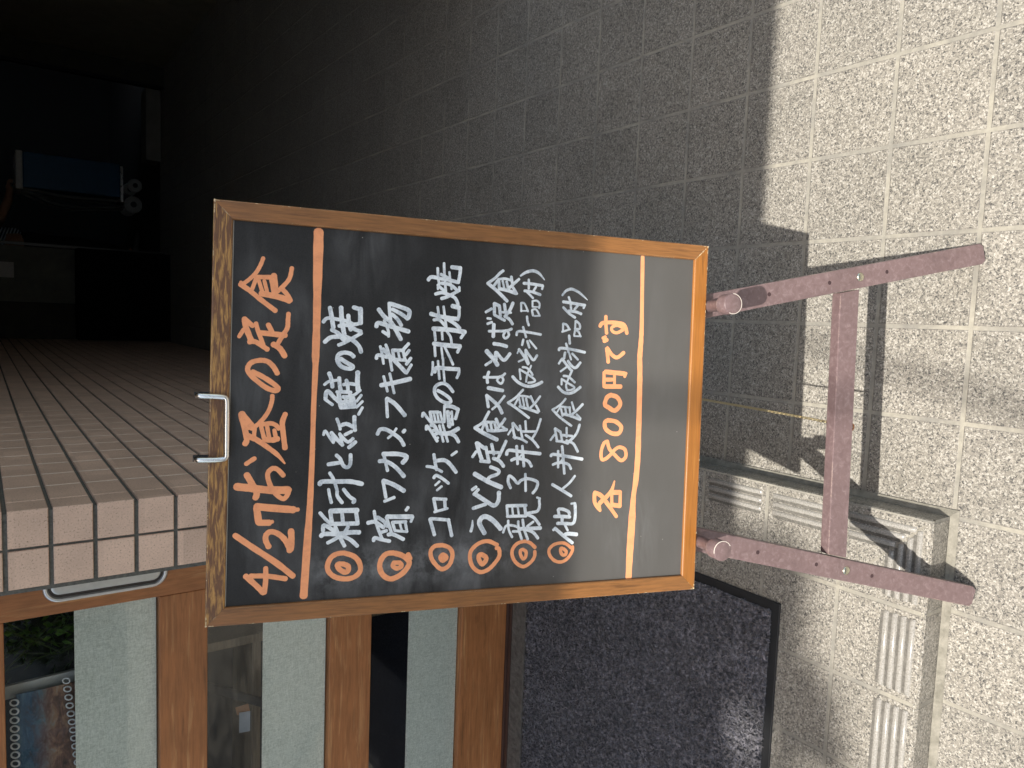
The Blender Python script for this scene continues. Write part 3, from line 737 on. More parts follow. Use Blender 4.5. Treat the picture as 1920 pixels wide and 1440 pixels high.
'menu3':'''170.9,58.4,3.1 159.5,57.4,3.1 153.2,55.9,3.1
177.1,51.1,3 166.3,50.4,3 141.6,47.7,3
167.4,44.5,2.5 157.3,42.9,2.5 147.8,41.3,2.5
156.8,69,4 160.4,65.3,4 159.1,54.1,4 158.4,45.6,4 156.5,34.9,4.1
164.2,54.3,3.5 160.3,45,3.5
154,53.3,3.8 153.3,44.1,3.8 149.3,37.3,3.8 145.7,33.6,3.8
173.3,41.8,4.7 172.8,31.5,4.7
172.8,31.5,3.7 165.7,31.9,3.7 156,33.6,3.7
151.8,57.5,3.4 148.3,53.8,3.4 144.8,48.4,3.4
146.8,57.4,2.5 151.2,57.5,2.5
141.2,60.1,3.8 143.2,53,3.8 141.7,45.7,3.8 139,38.3,3.8 135.3,34.9,3.8 130.9,33.1,3.8
136.5,52.8,3.7 139.2,45.6,3.7 145.6,34.6,3.7
150.9,32.1,2.8 146.4,31.9,2.8
126.4,57,2.9 117.5,55.5,2.9
127.4,50.2,2.9 115.3,48.2,2.9 103.9,46.1,2.9
118.3,64.9,4.5 116.2,56.1,4.6 114.8,45.5,4.6 114.1,34.9,4.6
128.6,39.7,5 127.1,31.6,5
127.8,31.7,3.5 118.8,31.4,3.5 112.9,32.8,3.5
111.5,61.1,3.4 111.8,54.6,3.4 105.7,47.9,3.5
113.5,45.5,4.2 108.2,36,4.2 103.3,30.2,4.3
101.4,61.5,5.1 101,42.4,5.1 99.2,23.7,5.2
99.6,23.4,3.8 92.2,28.2,3.8
99.5,60.1,3 88.1,58.5,3.1
99.9,51.3,2.9 89.4,50.3,2.9
99.5,45.7,2.9 92.7,40.8,3 85.7,39.3,3
84.2,60.3,5.1 82.9,44.5,5.2 82.2,29.2,5.2
81.9,28.8,3.5 75.3,32,3.5
81,59.2,2.9 69.9,58.2,2.9
80.1,51.3,2.6 67.3,49.3,2.6
80.2,47,3 70.1,41.4,3 60.9,36.8,3
63.1,60.9,2.8 54.1,60.7,2.8 48.3,61.8,2.8
64.5,54.8,2.8 43.7,52.5,2.8
67.3,48.9,2.6 57.7,48.3,2.6 39.7,46.1,2.6
51.6,58.3,4.4 56.5,56.2,4.4 55.9,43.6,4.4 55.6,31.6,4.4
56.6,29.7,3.3 51.1,29.5,3.3 45.5,31.7,3.3
30.2,54,3.8 27.4,48,3.8 21.7,39.9,3.8 17.2,38.4,3.8 16.5,45,3.8 21.5,53.8,3.8 29.1,57.9,3.8 35.6,56.2,3.8 38.7,49,3.8 36.5,42.3,3.8 29.2,35.8,3.8
12.5,44.9,4.3 11.8,36.2,4.3 8.4,28.8,4.4
8.1,29.1,3.7 -2.3,31.8,3.7
13.1,45.6,2.9 -6.3,45,2.9
6,41.4,4.5 -11.5,38.8,4.5
6.1,36.7,2.9 -9.5,34.9,2.9
5.2,62.4,3.5 5.3,52.6,3.5
5.2,62.1,3.5 -6.4,59.8,3.5
3.9,57.8,2.6 -6.3,55.5,2.6
4.6,53.9,2.6 -6.3,51.6,2.6
5.3,50.6,2.9 -7,46.9,2.9
-6.4,60.8,3 -6,45.6,3
-0,71.1,3.2 4.2,70.1,3.2 -1.3,65.5,3.2 -7.7,60.1,3.3
2.8,41.3,3 4.8,36.7,3
-4.3,40.7,3 -2.3,35.1,3
-10.8,40.2,3.6 -8.2,34.9,3.6
-14.8,66.1,3.5 -10.6,65.5,3.5 -18,59.7,3.5 -28.3,52.9,3.6
-9.9,60.6,4.2 -10.9,56.7,4.2 -18.6,52.5,4.2
-16,58.5,3.4 -16,52.6,3.4
-21.2,57.7,3.8 -19.2,52.5,3.8
-26.4,54.9,3.4 -24.4,52.3,3.4
-10.2,50.8,2.9 -29,45.6,2.9
-9.5,46.8,2.9 -29,40.3,2.9
-19.2,49.8,5 -19.2,38.6,5 -13.7,28.1,5.1
-19.9,37.9,4.1 -22.5,31.8,4.1 -29.4,27.2,4.1
-45,35.1,3.1 -40.8,29.2,3.1
-43.9,56.3,3.6 -52.6,54.7,3.6 -61.7,52.5,3.6
-57.6,64.4,3.3 -59.1,55.8,3.3 -64.1,46.1,3.3
-51.3,53.5,4.4 -50.6,44.2,4.4 -54.8,37.4,4.4 -65,29.1,4.4
-71,55.5,3.6 -68.3,52.9,3.6 -71.5,46.2,3.6 -77.9,37.7,3.6
-79.8,53.6,2.7 -75.4,48.7,2.7
-85.7,51.4,2.7 -81.3,45.9,2.7
-95.4,55,3.6 -96.6,40.1,3.6
-95.4,55,3.6 -109.8,51.6,3.6
-97,41.8,3.6 -107.2,40.8,3.6
-111,53.6,3 -107.3,38.1,3
-119.9,58.9,3.9 -118.9,55.3,3.9 -121.1,36,3.9
-120.3,58.2,4 -137.8,52.7,4.1
-120.5,36.7,3.9 -139.7,32,4''',
'menu4':'''157.6,-2.1,3.3 164.1,-10.8,3.3 170.4,-16.8,3.3 173.6,-20.8,3.3
157.6,-2.1,3.9 149.9,-13.3,3.9 138.2,-26.9,4
154.9,-9.7,3 161.7,-14.3,3
163.1,-15,3 164.3,-23.2,3 162.9,-31.6,3
161.2,-15.7,3.4 152.1,-16.7,3.4
161.5,-20.5,2.6 152.5,-22.9,2.6
161.1,-25.4,3.2 152.8,-27.8,3.2
167.1,-31.1,3.3 159,-32.8,3.3
152.1,-16.7,3.9 150.7,-27.2,4 147.8,-37.8,4
155.1,-33.3,3.3 147.5,-38.8,3.3
152.1,-27.1,3.3 159.1,-34.5,3.3 165.1,-41,3.3
123.7,-0.9,3.1 128,-7.9,3.2
134.4,-11.1,3.6 121.6,-11.6,3.6
134.4,-11.1,3.8 131.8,-17.4,3.8
131.8,-17.4,3.6 120.1,-19.2,3.6
121,-11.6,3.3 115.1,-24.6,3.3
134.4,-23.6,3.6 125,-25.3,3.6
124.7,-20.4,2.7 124.4,-27.4,2.7 124.7,-32.3,2.7
136.4,-34.3,3.9 127.9,-30.8,3.9 119.7,-24.8,3.9
119.7,-24.8,3.6 116.7,-30.5,3.6 111.3,-34.5,3.6
116.5,-3.2,3 116.2,-7.3,3
110.1,-3.4,3 112.3,-8.8,3
109.6,-11.3,4.2 95.5,-11.1,4.2
101.5,-5.4,3 102.7,-25.4,3.1 105.4,-33.7,3.1
103.4,-26.8,2.9 97.4,-23.6,2.9 93.9,-26.4,2.9 97.7,-30.4,3 102.9,-28.9,2.9
87,-12.1,4.1 86.1,-21.1,4.1 84.4,-28.1,4.2
77.9,-3.5,5.2 69.3,-12,5.2 62.2,-17.4,5.2
76.6,-15.2,4.8 68.1,-14.8,4.8
76.7,-15.9,3.9 69.6,-22.4,3.9 68.4,-26.6,3.9 75.9,-32.6,3.9
61.4,-2.7,3.1 65.9,-9.4,3.1
53.4,-7,3.6 47.4,-5.2,3.6 40.8,-5.8,3.6
47,-1.1,3.1 47.8,-20.4,3.1 51.9,-27.2,3.1
48.5,-21,2.8 43.8,-17.7,2.8 39.9,-22.7,2.8 44.6,-25.3,2.8 48.5,-23.1,2.8
34.6,-7,4.3 31.7,-25.1,4.3
25.6,-5.2,3.6 12.1,-7.8,3.6
25.6,-5.2,4 18.5,-14.5,4.1 12.6,-20.9,4.1 5,-25,4.1
9.2,-12.7,2.8 15.9,-20.1,2.9 25.3,-27.4,2.9
-12.7,8.2,3.4 -6.7,-1.5,3.4 -0.1,-5.4,3.4 6.2,-8.7,3.4
-12.7,7.5,4.6 -19.2,-3.3,4.6 -26.9,-19.8,4.7
-15.9,-0.5,3.2 -8,-3.6,3.2
-6,-4.3,3.2 -6,-15.3,3.3
-8,-5.7,3.3 -15.9,-8,3.3
-6,-11.2,3.1 -15.3,-12.9,3.1
-6,-16,3.1 -14.6,-18.4,3.1
-2.3,-17.9,3.7 -11.3,-22.4,3.7
-15.9,-8,3.7 -16.3,-19.1,3.7 -14.9,-31.6,3.7
-11.3,-25.9,2.7 -15.2,-31.7,2.8
-15.3,-18.4,3.4 -8.6,-24.4,3.4 -1.9,-29.1,3.4
-47.2,9.7,3.4 -41,5.5,3.4
-30.8,5.2,4.6 -40.3,2.1,4.6 -49.9,-1.6,4.6
-30.8,4.5,4.3 -37.1,-4.6,4.4
-35.8,-6.3,4 -53,-10.7,4
-52.2,-0.3,4 -53.3,-11.4,4
-32.2,-13.4,3.7 -44.4,-16.6,3.7
-41.7,-10.3,3.6 -42.5,-24.2,3.6
-28.6,-31.4,3.7 -40.5,-26.2,3.7 -49.8,-21.7,3.7
-49.1,-16.1,4.1 -52.5,-23.9,4.2 -58.9,-29.3,4.2
-67.4,6.3,5.3 -76.6,-10.1,5.4 -84,-27.1,5.5
-74.6,-10.1,4 -71.4,-12.7,4 -67.9,-22.3,4 -63.6,-22.9,4 -59.4,-13,4
-86.1,8.8,3.7 -82.9,4.1,3.7
-91.8,6.5,3.7 -86,1.3,3.7
-92.2,3.8,4.8 -99.8,-8.2,4.9 -105.8,-18.8,4.9 -100.3,-24.1,4.9 -90.3,-24.5,4.9
-108.3,7,4.1 -103.8,-8.3,4.2
-135.4,8.8,3.5 -129.5,7.3,3.2 -122.6,7.2,1.4
-138.5,-8.1,5.6 -126.6,-1.5,5.6 -120,-4,5.6 -118.9,-10.2,5.6 -124.6,-19.4,5.6 -134,-28.1,5.7''',
'menu5':'''169.1,-42.7,2.1 173.7,-49.5,3.3 176.1,-58.3,3.6 173.7,-66.1,3.3 166.4,-73.5,1.2
165.3,-53.3,3 154.6,-53.7,3
160.5,-47.1,3.5 160.5,-56.4,3.5 159.2,-71.2,3.5
159.1,-71.9,2.7 155.1,-70.7,2.7
157.3,-62.9,2.8 152.3,-59.9,2.8
151.6,-48.4,3.3 151,-58,3.3 148.2,-68.7,3.3
150.6,-51.6,2.8 143.6,-59.5,2.8
136.8,-44.5,2.4 127,-45.2,2.4
136.8,-44.5,2.4 136.4,-48.9,2.4 127.4,-53.7,2.4
127.5,-44.2,1.7 128,-53.7,1.7
140,-59,2.4 133.1,-59.3,2.4
140.3,-59.7,2.4 140.6,-64.8,2.4 137.2,-68.2,2.4 132.1,-67.7,2.4
133,-59.3,1.7 133.5,-68.3,1.7
128.6,-58.8,2.8 122.7,-60.3,2.8
129.4,-58.8,2.4 130.2,-63.9,2.4 123.4,-68.7,2.5
122.3,-61.9,2 122.8,-69.3,2
121.1,-52.7,2.8 115.4,-53.5,2.8 110.7,-55.3,2.8
108.3,-48.1,2.8 96.5,-52.3,2.8
98.4,-40.2,3 102.8,-41.9,3 102.7,-52.1,3.1 100.4,-71.1,3.1
93.4,-48.9,2.8 86.7,-47.6,2.8
91.8,-54.1,2.8 84.1,-56.9,2.8
92.8,-56.9,2.5 83.2,-66,2.5
81.5,-43.9,3.3 73.3,-50.6,3.3 64.2,-56.1,3.3
80.6,-52.3,3.1 74.6,-53.1,3.1 65.1,-56.7,3.1
81.2,-52.2,3.1 73.6,-58.3,3.1 69.2,-62.9,3.1 75.1,-67.2,3.1
66.8,-43.8,2.2 69.7,-50.1,2.2
76.6,-41.9,1.7 81.5,-43.9,1.7
45.9,-47.1,2.5 57.6,-45.4,2.5
57.6,-45.4,2.6 52.5,-55.2,2.6 45.5,-65.4,2.6 42.7,-63.3,2.6 41.8,-56.9,2.6
42.8,-54.3,2.4 49.4,-55,2.4 56.1,-57,2.4
60.4,-49.2,2.6 59.4,-55,2.6 54.4,-60.3,2.6 51.1,-62.3,2.6
62.5,-60,2.2 58.6,-58.8,2.2
48.7,-36.9,3.7 42.6,-43.4,3.7 38.5,-51.9,3.7 37.4,-59.6,3.7 39.3,-67.3,3.8 43,-74.9,3.8
17.3,-32,2.8 23.1,-41,2.8 28.6,-46.5,2.8 33.2,-50.8,2.9
17.3,-32.3,3.2 11.1,-42.7,3.2 -0.5,-59.4,3.3
13.5,-40,2.5 22.6,-44.8,2.5
25.6,-44.1,2.5 25.7,-51.1,2.5 24,-60.1,2.5 18.6,-64.2,2.5
23.8,-45.7,2.5 14.2,-48.3,2.5
23.9,-50.5,2.5 14.2,-52.8,2.5
22.7,-55,2.7 11.3,-58,2.8
25.5,-60.7,2.9 16.2,-65.6,2.9
13,-47.1,3.4 10.1,-58,3.4 6.1,-70.8,3.4
14.4,-68.2,2.9 7.2,-72.4,2.9
10.1,-59.3,2.9 17.4,-66.8,2.9 25.7,-73,2.9
-20.8,-33.7,2.5 -14.2,-37.9,2.5
-7.2,-38.9,3.1 -16,-40.1,3.1 -25.3,-42.7,3.1
-6.9,-39.5,3.1 -15.3,-46.8,3.1
-10.2,-48.2,2.8 -26.8,-52.3,2.8
-23.8,-40.7,2.9 -26.2,-50.4,2.9 -30.2,-57.9,2.9
-4.7,-55.1,2.9 -17.1,-56.5,2.9
-17.1,-51,3 -17.1,-68.7,3
-1.9,-74.7,2.9 -15.3,-70.6,2.9 -25,-65.1,2.9
-21.4,-56,3.1 -27.5,-65.2,3.2 -36.3,-73,3.2
-34.8,-45,3.4 -56.3,-47,3.4
-34.6,-52.3,3.4 -59.1,-55.1,3.4
-44.7,-32.6,4 -39.7,-35.3,4 -41.5,-51,4 -44.2,-75.6,4.1
-51.7,-38.9,3.6 -49.5,-44.9,3.7 -50.6,-52.6,3.7 -53.1,-60.4,3.7 -59.3,-64.8,3.7
-48.2,-48.6,2.3 -43.4,-53.6,2.3
-85.2,-39.1,3.5 -77.6,-35.7,3.5 -70.6,-36.7,3.5 -73.5,-41.9,3.5 -79.6,-47.9,3.6 -76.1,-52.2,3.6 -74.4,-59.9,3.6 -76.4,-69,3.6 -79.6,-73.7,3.6 -86.9,-72,3.6 -92,-67.9,3.6
-68.6,-57.4,3.2 -89.3,-58.5,3.2
-106.7,-35.1,3.8 -106.9,-59.8,3.9
-106.7,-35.1,3.2 -120.1,-36.6,3.2
-107.5,-41.8,2.5 -119.7,-43.5,2.6
-107.8,-48.9,2.6 -120,-51.2,2.6
-107.1,-57.8,3.7 -119.7,-59.9,3.7
-119.4,-35.9,3.4 -119.7,-60.2,3.5
-116.7,-60.1,3.5 -115.7,-67.8,3.5 -114.1,-74.9,3.5 -108.1,-77.2,3.5 -102.5,-76.6,3.5 -98.8,-76.9,3.5
-98.8,-76.9,2.6 -97.6,-73.4,2.6
-118.6,-62.8,3.5 -122.5,-70.7,3.5 -131.1,-77.9,3.5
-124.6,-37.4,2.9 -135.3,-38.4,2.9 -144.9,-43.2,3
-138.6,-31.5,2.9 -131.5,-34.4,2.9 -130.2,-39.5,2.9 -132,-47.8,3 -136,-54.4,3
-126,-50.2,3.2 -135.2,-51.1,3.2 -147.9,-55.5,3.2
-124.1,-55.9,3.2 -135.5,-58.2,3.2 -148.3,-63.2,3.3
-137.9,-43.6,3 -138.3,-51.9,3
-135.2,-51.8,4.4 -135.3,-67.3,4.4 -135.3,-79.3,4.5
-132.6,-62,3 -127.1,-69.9,3
-136.9,-62.2,3.6 -140.3,-70.1,3.7 -147.7,-76.5,3.7''',
'menu6':'''149.2,-97.4,2.5 154.9,-102.1,3.1 157.5,-109.3,3.4 154.7,-118.1,3.1 150.2,-125,2.5 145.4,-131.2,0.8
147.6,-106,2.9 140.1,-108.7,2.9 133.1,-109.6,2.9
141.4,-99,3.6 140.3,-112.6,3.6 138.7,-127.5,3.7
139.4,-128.1,2.9 135.3,-126.2,2.9
138.2,-118.7,3 133.1,-114.3,3
134.7,-99.3,3.1 127.8,-107.1,3.1 123.1,-115.3,3.2
130.8,-106.4,3.4 130.1,-116.4,3.4 128,-123.2,3.4
114.7,-99.7,2.5 105.5,-100.1,2.5
114.7,-99.7,2.8 113.7,-104.4,2.8 108.9,-107.9,2.8
104.9,-98.8,2.3 108.4,-109.2,2.3
119.1,-116.2,2.5 109.9,-115.9,2.5
119.1,-116.8,2.8 115.1,-121.7,2.8 109.6,-121.9,2.8 109.3,-115.5,2.8
107.5,-116,2.5 101.3,-114.9,2.5
107.5,-116,2.5 105.8,-120.7,2.5 100.1,-123.6,2.5
100.4,-114.9,2 100.5,-124.3,2
100.7,-108.3,3.2 91,-109.6,3.2
90.8,-104.6,2.9 80.2,-108.4,2.9
82.5,-95.6,3.4 84.9,-97.6,3.4 84,-111.5,3.4 81,-130.1,3.5
79.7,-103.7,3.2 72.7,-102.7,3.2
78.7,-109.4,2.5 71.4,-112,2.5
78.8,-113.4,2.9 71.7,-121.1,2.9
66,-96,2.8 71.3,-99.4,2.8
72,-100.1,3.4 64.2,-107,3.4 57.7,-113.2,3.5
69.5,-108.1,3.4 64.4,-112.3,3.4 61.5,-118.4,3.5 68.1,-124.6,3.5
56.6,-98.7,2.5 61.7,-105.8,2.5
58.3,-113.9,2.8 49.6,-110.2,2.8
40.5,-100.6,2.5 47.2,-100.4,2.5
47.5,-100.3,2.5 42.8,-108.5,2.6 37.5,-117.7,2.6 34.4,-114.2,2.6 33.7,-108.8,2.6
33.6,-108.2,2.6 39.7,-106.6,2.6 47.1,-109,2.6 50.8,-110.2,2.6
51.2,-102.8,2.9 50.2,-109.5,2.9 43.6,-118.1,3
37.6,-96.1,3.4 31.6,-102.9,3.5 29.8,-110.3,3.5 31.9,-117.6,3.5 37.9,-125.8,3.5
9.5,-89.6,2.7 14.2,-97.7,2.7 18.5,-102.8,2.7 23.2,-106.6,2.7
9.2,-90.3,2.9 1.9,-98.1,3 -5.4,-108.4,3 -10,-115.6,3
6.8,-96,2 13.6,-100.3,2.1
13.6,-100.3,2.6 12.5,-113,2.6
10.5,-101.1,2.6 2,-103.4,2.6
13.1,-106.3,2.6 5.1,-108,2.6
13.1,-112.3,2.6 5.1,-113.3,2.6
19,-115.1,2.7 9.5,-118.5,2.7
4.4,-105,3.5 2.1,-114.8,3.5 -2.2,-127,3.5
4,-122.1,2.6 -0.9,-127.7,2.6
3.3,-115.1,3.2 9.5,-122.5,3.2 16.7,-129.7,3.3
-27.5,-88.7,2.6 -20.8,-93.7,2.6
-13.7,-93.8,3.2 -28.8,-97.3,3.2
-13.4,-94.1,3.2 -17.7,-101.5,3.2
-17.1,-101.2,2.8 -28.2,-103.9,2.9
-28.8,-96.3,3 -29.4,-104,3 -31.9,-111.8,3
-12.5,-109.3,2.7 -23.9,-109.8,2.7
-21.4,-103,3 -22.7,-117.1,3
-8.7,-126.6,3.3 -20.2,-122.4,3.3 -31.3,-111.4,3.3
-28.2,-109.6,3.3 -31.9,-118.8,3.3 -41.9,-125.4,3.3
-41,-99.1,3 -61.3,-99.9,3
-35.2,-104.2,3.5 -49.4,-106.1,3.5 -68.9,-108.5,3.5
-46.9,-89.8,3.7 -45.1,-93.3,3.8 -47.6,-110,3.8 -51.4,-131.7,3.8
-57.8,-92.8,3.2 -55.5,-99,3.3 -55.6,-107,3.3 -58.1,-113.8,3.3 -63.4,-117,3.3
-56.7,-101.1,2.3 -50,-106.1,2.3
-82.2,-93.1,3.7 -89.6,-106.3,3.7 -97,-118.7,3.7
-87.7,-106.9,3 -80.5,-116,3 -72.2,-122.7,3
-112.9,-102.2,3.8 -113.1,-107.9,3.8 -116.1,-115.4,3.9 -119.3,-117.2,3.9
-113.5,-101.9,3.6 -120,-103.5,3.6
-121.7,-97.3,4.1 -122,-106.3,4.1 -123.1,-118,4.1
-122.7,-107.6,4 -128.3,-107.8,4
-130.5,-101.6,4 -130.9,-112,4 -131.3,-122.4,4 -122.7,-125.1,4 -110.2,-124.6,4 -106.4,-123.8,4
-106.1,-123.8,2.7 -106.6,-119.1,2.7
-132.1,-111.3,3.1 -139.8,-115.7,3.1
-136.6,-98.8,4 -146.4,-110.5,4 -155.7,-122.7,4
-138.4,-96.6,3.3 -136,-99.1,3.3
-144.6,-112.5,4.7 -143.9,-117.2,4.7 -145.3,-128,4.7''',
'price':'''126.6,-157,4.4 116.9,-157.4,4.4 105.9,-158.9,4.4
114.1,-149.5,4.6 118.5,-153.6,4.6 119.4,-169.7,4.7 117.2,-182.8,4.7 107.1,-187,4.7
112.3,-183,3.9 116.3,-174.1,3.9 113.4,-165.8,3.8 108.6,-166.9,3.9 107,-173.4,3.9 111.3,-181.9,3.9
99.4,-153.9,3.8 101.3,-157.5,3.8
95.8,-155.9,4.7 97.7,-159.8,4.7
70.1,-162.6,4.7 80.3,-161.1,4.7 87.5,-160.2,4.7 79.5,-167,4.7 76.1,-174.8,4.7 82.5,-183.7,4.7
57.7,-159.3,5.5 56.1,-186,5.6
56.7,-188.1,3.7 52.2,-186.1,3.7
56.9,-157.4,4.1 38.9,-158,4.1
39.4,-159.6,5.1 39.7,-181.2,5.2
54.3,-171.9,3.7 40.7,-172.5,3.7
48,-160.3,4.7 48.2,-169.4,4.7
28.7,-168.1,5.4 26.1,-176.9,5.4 17.3,-181.6,5.4 9.4,-174.3,5.4 13.2,-165.5,5.4 17,-160.2,5.4 25.8,-162.8,5.4 28.9,-168.6,5.4
-2.8,-165.1,5.2 -4.5,-176,5.2 -11.3,-184.1,5.3 -19.2,-181,5.3 -19.2,-171.2,5.2 -13.5,-162.5,5.2 -5.5,-161.1,5.2 -2.8,-165.6,5.2
-29.5,-165.7,4.4 -38.8,-168.8,4.4 -46.7,-176.7,4.4 -53.7,-185.7,4.5 -48.9,-192.1,4.5 -39.9,-190.6,4.5 -36.9,-182.8,4.4 -39.9,-176.4,4.4 -45.7,-171.2,4.4 -51.5,-163.9,4.4 -51.5,-158.5,4.4 -41.7,-157.6,4.4 -31.9,-160.9,4.4 -29.3,-165.9,4.4
-79.8,-177.6,2.1 -91,-174.2,4.7 -99.7,-167,5.3 -108.3,-157.6,5.3 -116.7,-159.1,3.8
-94.4,-150.6,4.8 -106.1,-151.3,4.9 -114.7,-157.9,4.9
-93.6,-150.6,4.8 -97.5,-159.3,5.3 -107.6,-168.4,5.3 -124.9,-182.2,4.3
-94,-173.8,5.8 -94.3,-185.8,5.8
-95,-174.4,4 -110.8,-175.1,4.1
-93.8,-186.4,4.1 -111.7,-186.6,4.1
-110.1,-176.7,5.6 -111.4,-186.6,5.6''',
'priceline':'''204,-205.1,4.9 144.8,-206.8,4.9 115.4,-207.6,5.4 95.7,-207.4,6.3 75.9,-206.6,6.9 56.2,-207.7,6.9 16.7,-208.6,7 -20.2,-209.1,7.1 -50,-209.3,7.5 -79.9,-207.8,7.1 -99.7,-205.4,6.5 -133.7,-204.4,9.6 -174.7,-203.2,8.8 -203.6,-202.9,8.3''',
}
# ================================================================ easel and chalkboard
er = Vector((0.99849989, 0.04639776, -0.02907279)).normalized()
eu = Vector((0.01454621, 0.28710796, 0.95778778)); eu = (eu - er*eu.dot(er)).normalized()
nn = er.cross(eu)                                        # towards the street
OB = Vector((-3.85853127, 2.2968052, 5.16211181)) * T
BM = Matrix((er, eu, nn)).transposed().to_4x4(); BM.translation = OB
def local_thing(name, label, cat):
    """a thing whose parts are modelled in the leaning plane: x right, y up the board, z towards the viewer"""
    o = thing(name, (0,0,0), label, cat); o.matrix_world = BM; return o
mm = lambda u, v, d=0.0: Vector((u, v, d)) * 0.001
BI = BM.inverted()

# ---------------------------------------------------------------- chalkboard
cb = local_thing('menu_chalkboard', 'black chalkboard in a brown wooden frame with a handwritten orange and white lunch menu', 'chalkboard')
def slate():
    m, nt, b = new_mat('chalkboard_black'); k = N(nt); p = k.obj()
    wipe = k.noise(k.scale(p, (5, 26, 1)), 1, 6, .62, .7)
    wipe2 = k.noise(k.scale(p, (3, 9, 1)), 1, 5, .6, 1.2)
    patch = k.noise(p, 5.0, 4, .6, .3)
    s_ = k.sep(p)
    dust = k.math('MULTIPLY', k.ramp(wipe, [(.38, 0), (.72, 1)]), k.ramp(patch, [(.42, 0), (.68, 1)]))
    dust = k.math('ADD', k.math('MULTIPLY', dust, .8), k.math('MULTIPLY', k.ramp(wipe2, [(.50, 0), (.8, 1)]), .35))
    # the chalk wiped off lies thickest in the middle rows and in the lower left corner
    ll = k.math('MULTIPLY', k.ramp(k.math('ADD', s_[0], k.math('MULTIPLY', s_[1], .55)), [(0, 1), (.001, 1)]), 1)
    cx = k.math('SUBTRACT', s_[0], -.15); cy = k.math('SUBTRACT', s_[1], -.205)
    rr = k.math('SQRT', k.math('ADD', k.math('MULTIPLY', cx, cx), k.math('MULTIPLY', k.math('MULTIPLY', cy, cy), 3.2)))
    corner = k.math('MULTIPLY', k.ramp(rr, [(.015, 1), (.085, 0)]), k.ramp(k.noise(k.scale(p, (16, 60, 1)), 1, 6, .65, .8), [(.40, 0), (.66, 1)]))
    dust = k.math('ADD', dust, k.math('MULTIPLY', corner, .9), clamp=True)
    bx_ = k.math('ABSOLUTE', k.math('ADD', k.math('SUBTRACT', s_[0], -.166), k.math('MULTIPLY', s_[1], .03)))
    band = k.math('MULTIPLY', k.ramp(bx_, [(.008, 1), (.034, 0)]), k.ramp(k.math('ABSOLUTE', k.math('SUBTRACT', s_[1], .045)), [(.13, 1), (.16, 0)]))
    dust = k.math('ADD', dust, k.math('MULTIPLY', band, k.ramp(k.noise(p, 38, 5, .7), [(.42, 0), (.66, .75)])), clamp=True)
    specks = k.ramp(k.voro(p, 95, 'Distance'), [(.03, 1), (.07, 0)])
    sp2 = k.math('MULTIPLY', specks, k.ramp(k.white(k.voro(p, 95, 'Position')), [(.93, 0), (.94, 1)]))
    fine = k.noise(p, 900, 2)
    base = k.ramp(fine, [(.3, (.019,.0195,.020)), (.7, (.029,.0295,.030))])
    col = k.mix(k.math('MULTIPLY', dust, .55), base, (.26, .27, .28, 1))
    # haze of the sunlit lower part, painted into the colour as a grey gradient
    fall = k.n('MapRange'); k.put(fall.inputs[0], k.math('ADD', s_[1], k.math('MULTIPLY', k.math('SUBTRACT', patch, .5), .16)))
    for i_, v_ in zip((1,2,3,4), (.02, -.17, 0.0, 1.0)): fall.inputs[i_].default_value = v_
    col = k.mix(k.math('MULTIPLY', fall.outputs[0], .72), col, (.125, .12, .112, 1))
    col = k.mix(k.math('MULTIPLY', sp2, .55), col, (.5, .48, .44, 1))
    k.put(b.inputs['Base Color'], col)
    k.put(b.inputs['Roughness'], k.math('ADD', .46, k.math('MULTIPLY', dust, .25)))
    b.inputs['Specular IOR Level'].default_value = .22
    k.put(b.inputs['Normal'], k.bump(fine, .05, .0004))
    return m
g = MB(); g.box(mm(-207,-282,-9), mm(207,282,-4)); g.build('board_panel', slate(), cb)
oak = dict(rough=.36, coat=.3, wear=.50)
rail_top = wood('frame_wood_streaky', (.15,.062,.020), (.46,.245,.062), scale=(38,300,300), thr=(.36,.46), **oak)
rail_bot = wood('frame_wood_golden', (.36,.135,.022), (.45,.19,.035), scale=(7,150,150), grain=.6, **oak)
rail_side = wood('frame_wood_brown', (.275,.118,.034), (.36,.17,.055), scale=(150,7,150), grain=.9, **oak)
WO, HO = 225.0, 298.7
prof = [(0,-15),(0,-1.4),(.5,-.4),(1.6,0),(17.6,0),(18.6,-.35),(19.3,-1.2),(19.6,-3.0),(19.6,-8.8),(17,-15)]
def rail(name, mat, fn, half):
    g = MB(); ring = []
    for e in (-1, 1):
        ring.append([fn(e*(half-w_ - .12), w_, d) for w_, d in prof])
    n = len(prof)
    g.add(ring[0]+ring[1], [(i, (i+1) % n, n+(i+1) % n, n+i) for i in range(n)] + [list(range(n)), list(range(n, 2*n))])
    return g.build(name, mat, cb)
g = MB(); g.prism([mm(-205,278.2,-3.95), mm(205,278.2,-3.95), mm(205,279.3,-3.95), mm(-205,279.3,-3.95)], Vector((0,0,.0004)))
g.build('panel_edge', flat('bare_panel_edge', (.36,.35,.33), .7), cb)
rt_ = rail('frame_rail', rail_top, lambda t, w_, d: mm(t, HO-w_, d), WO)
rb_ = rail('frame_rail', rail_bot, lambda t, w_, d: mm(t, -HO+w_, d), WO)
rl_ = rail('frame_rail', rail_side, lambda t, w_, d: mm(-WO+w_, t, d), HO)
rr_ = rail('frame_rail', rail_side, lambda t, w_, d: mm(WO-w_, t, d), HO)
rb_['label'] = 'golden brown bottom frame rail lit by the sun'
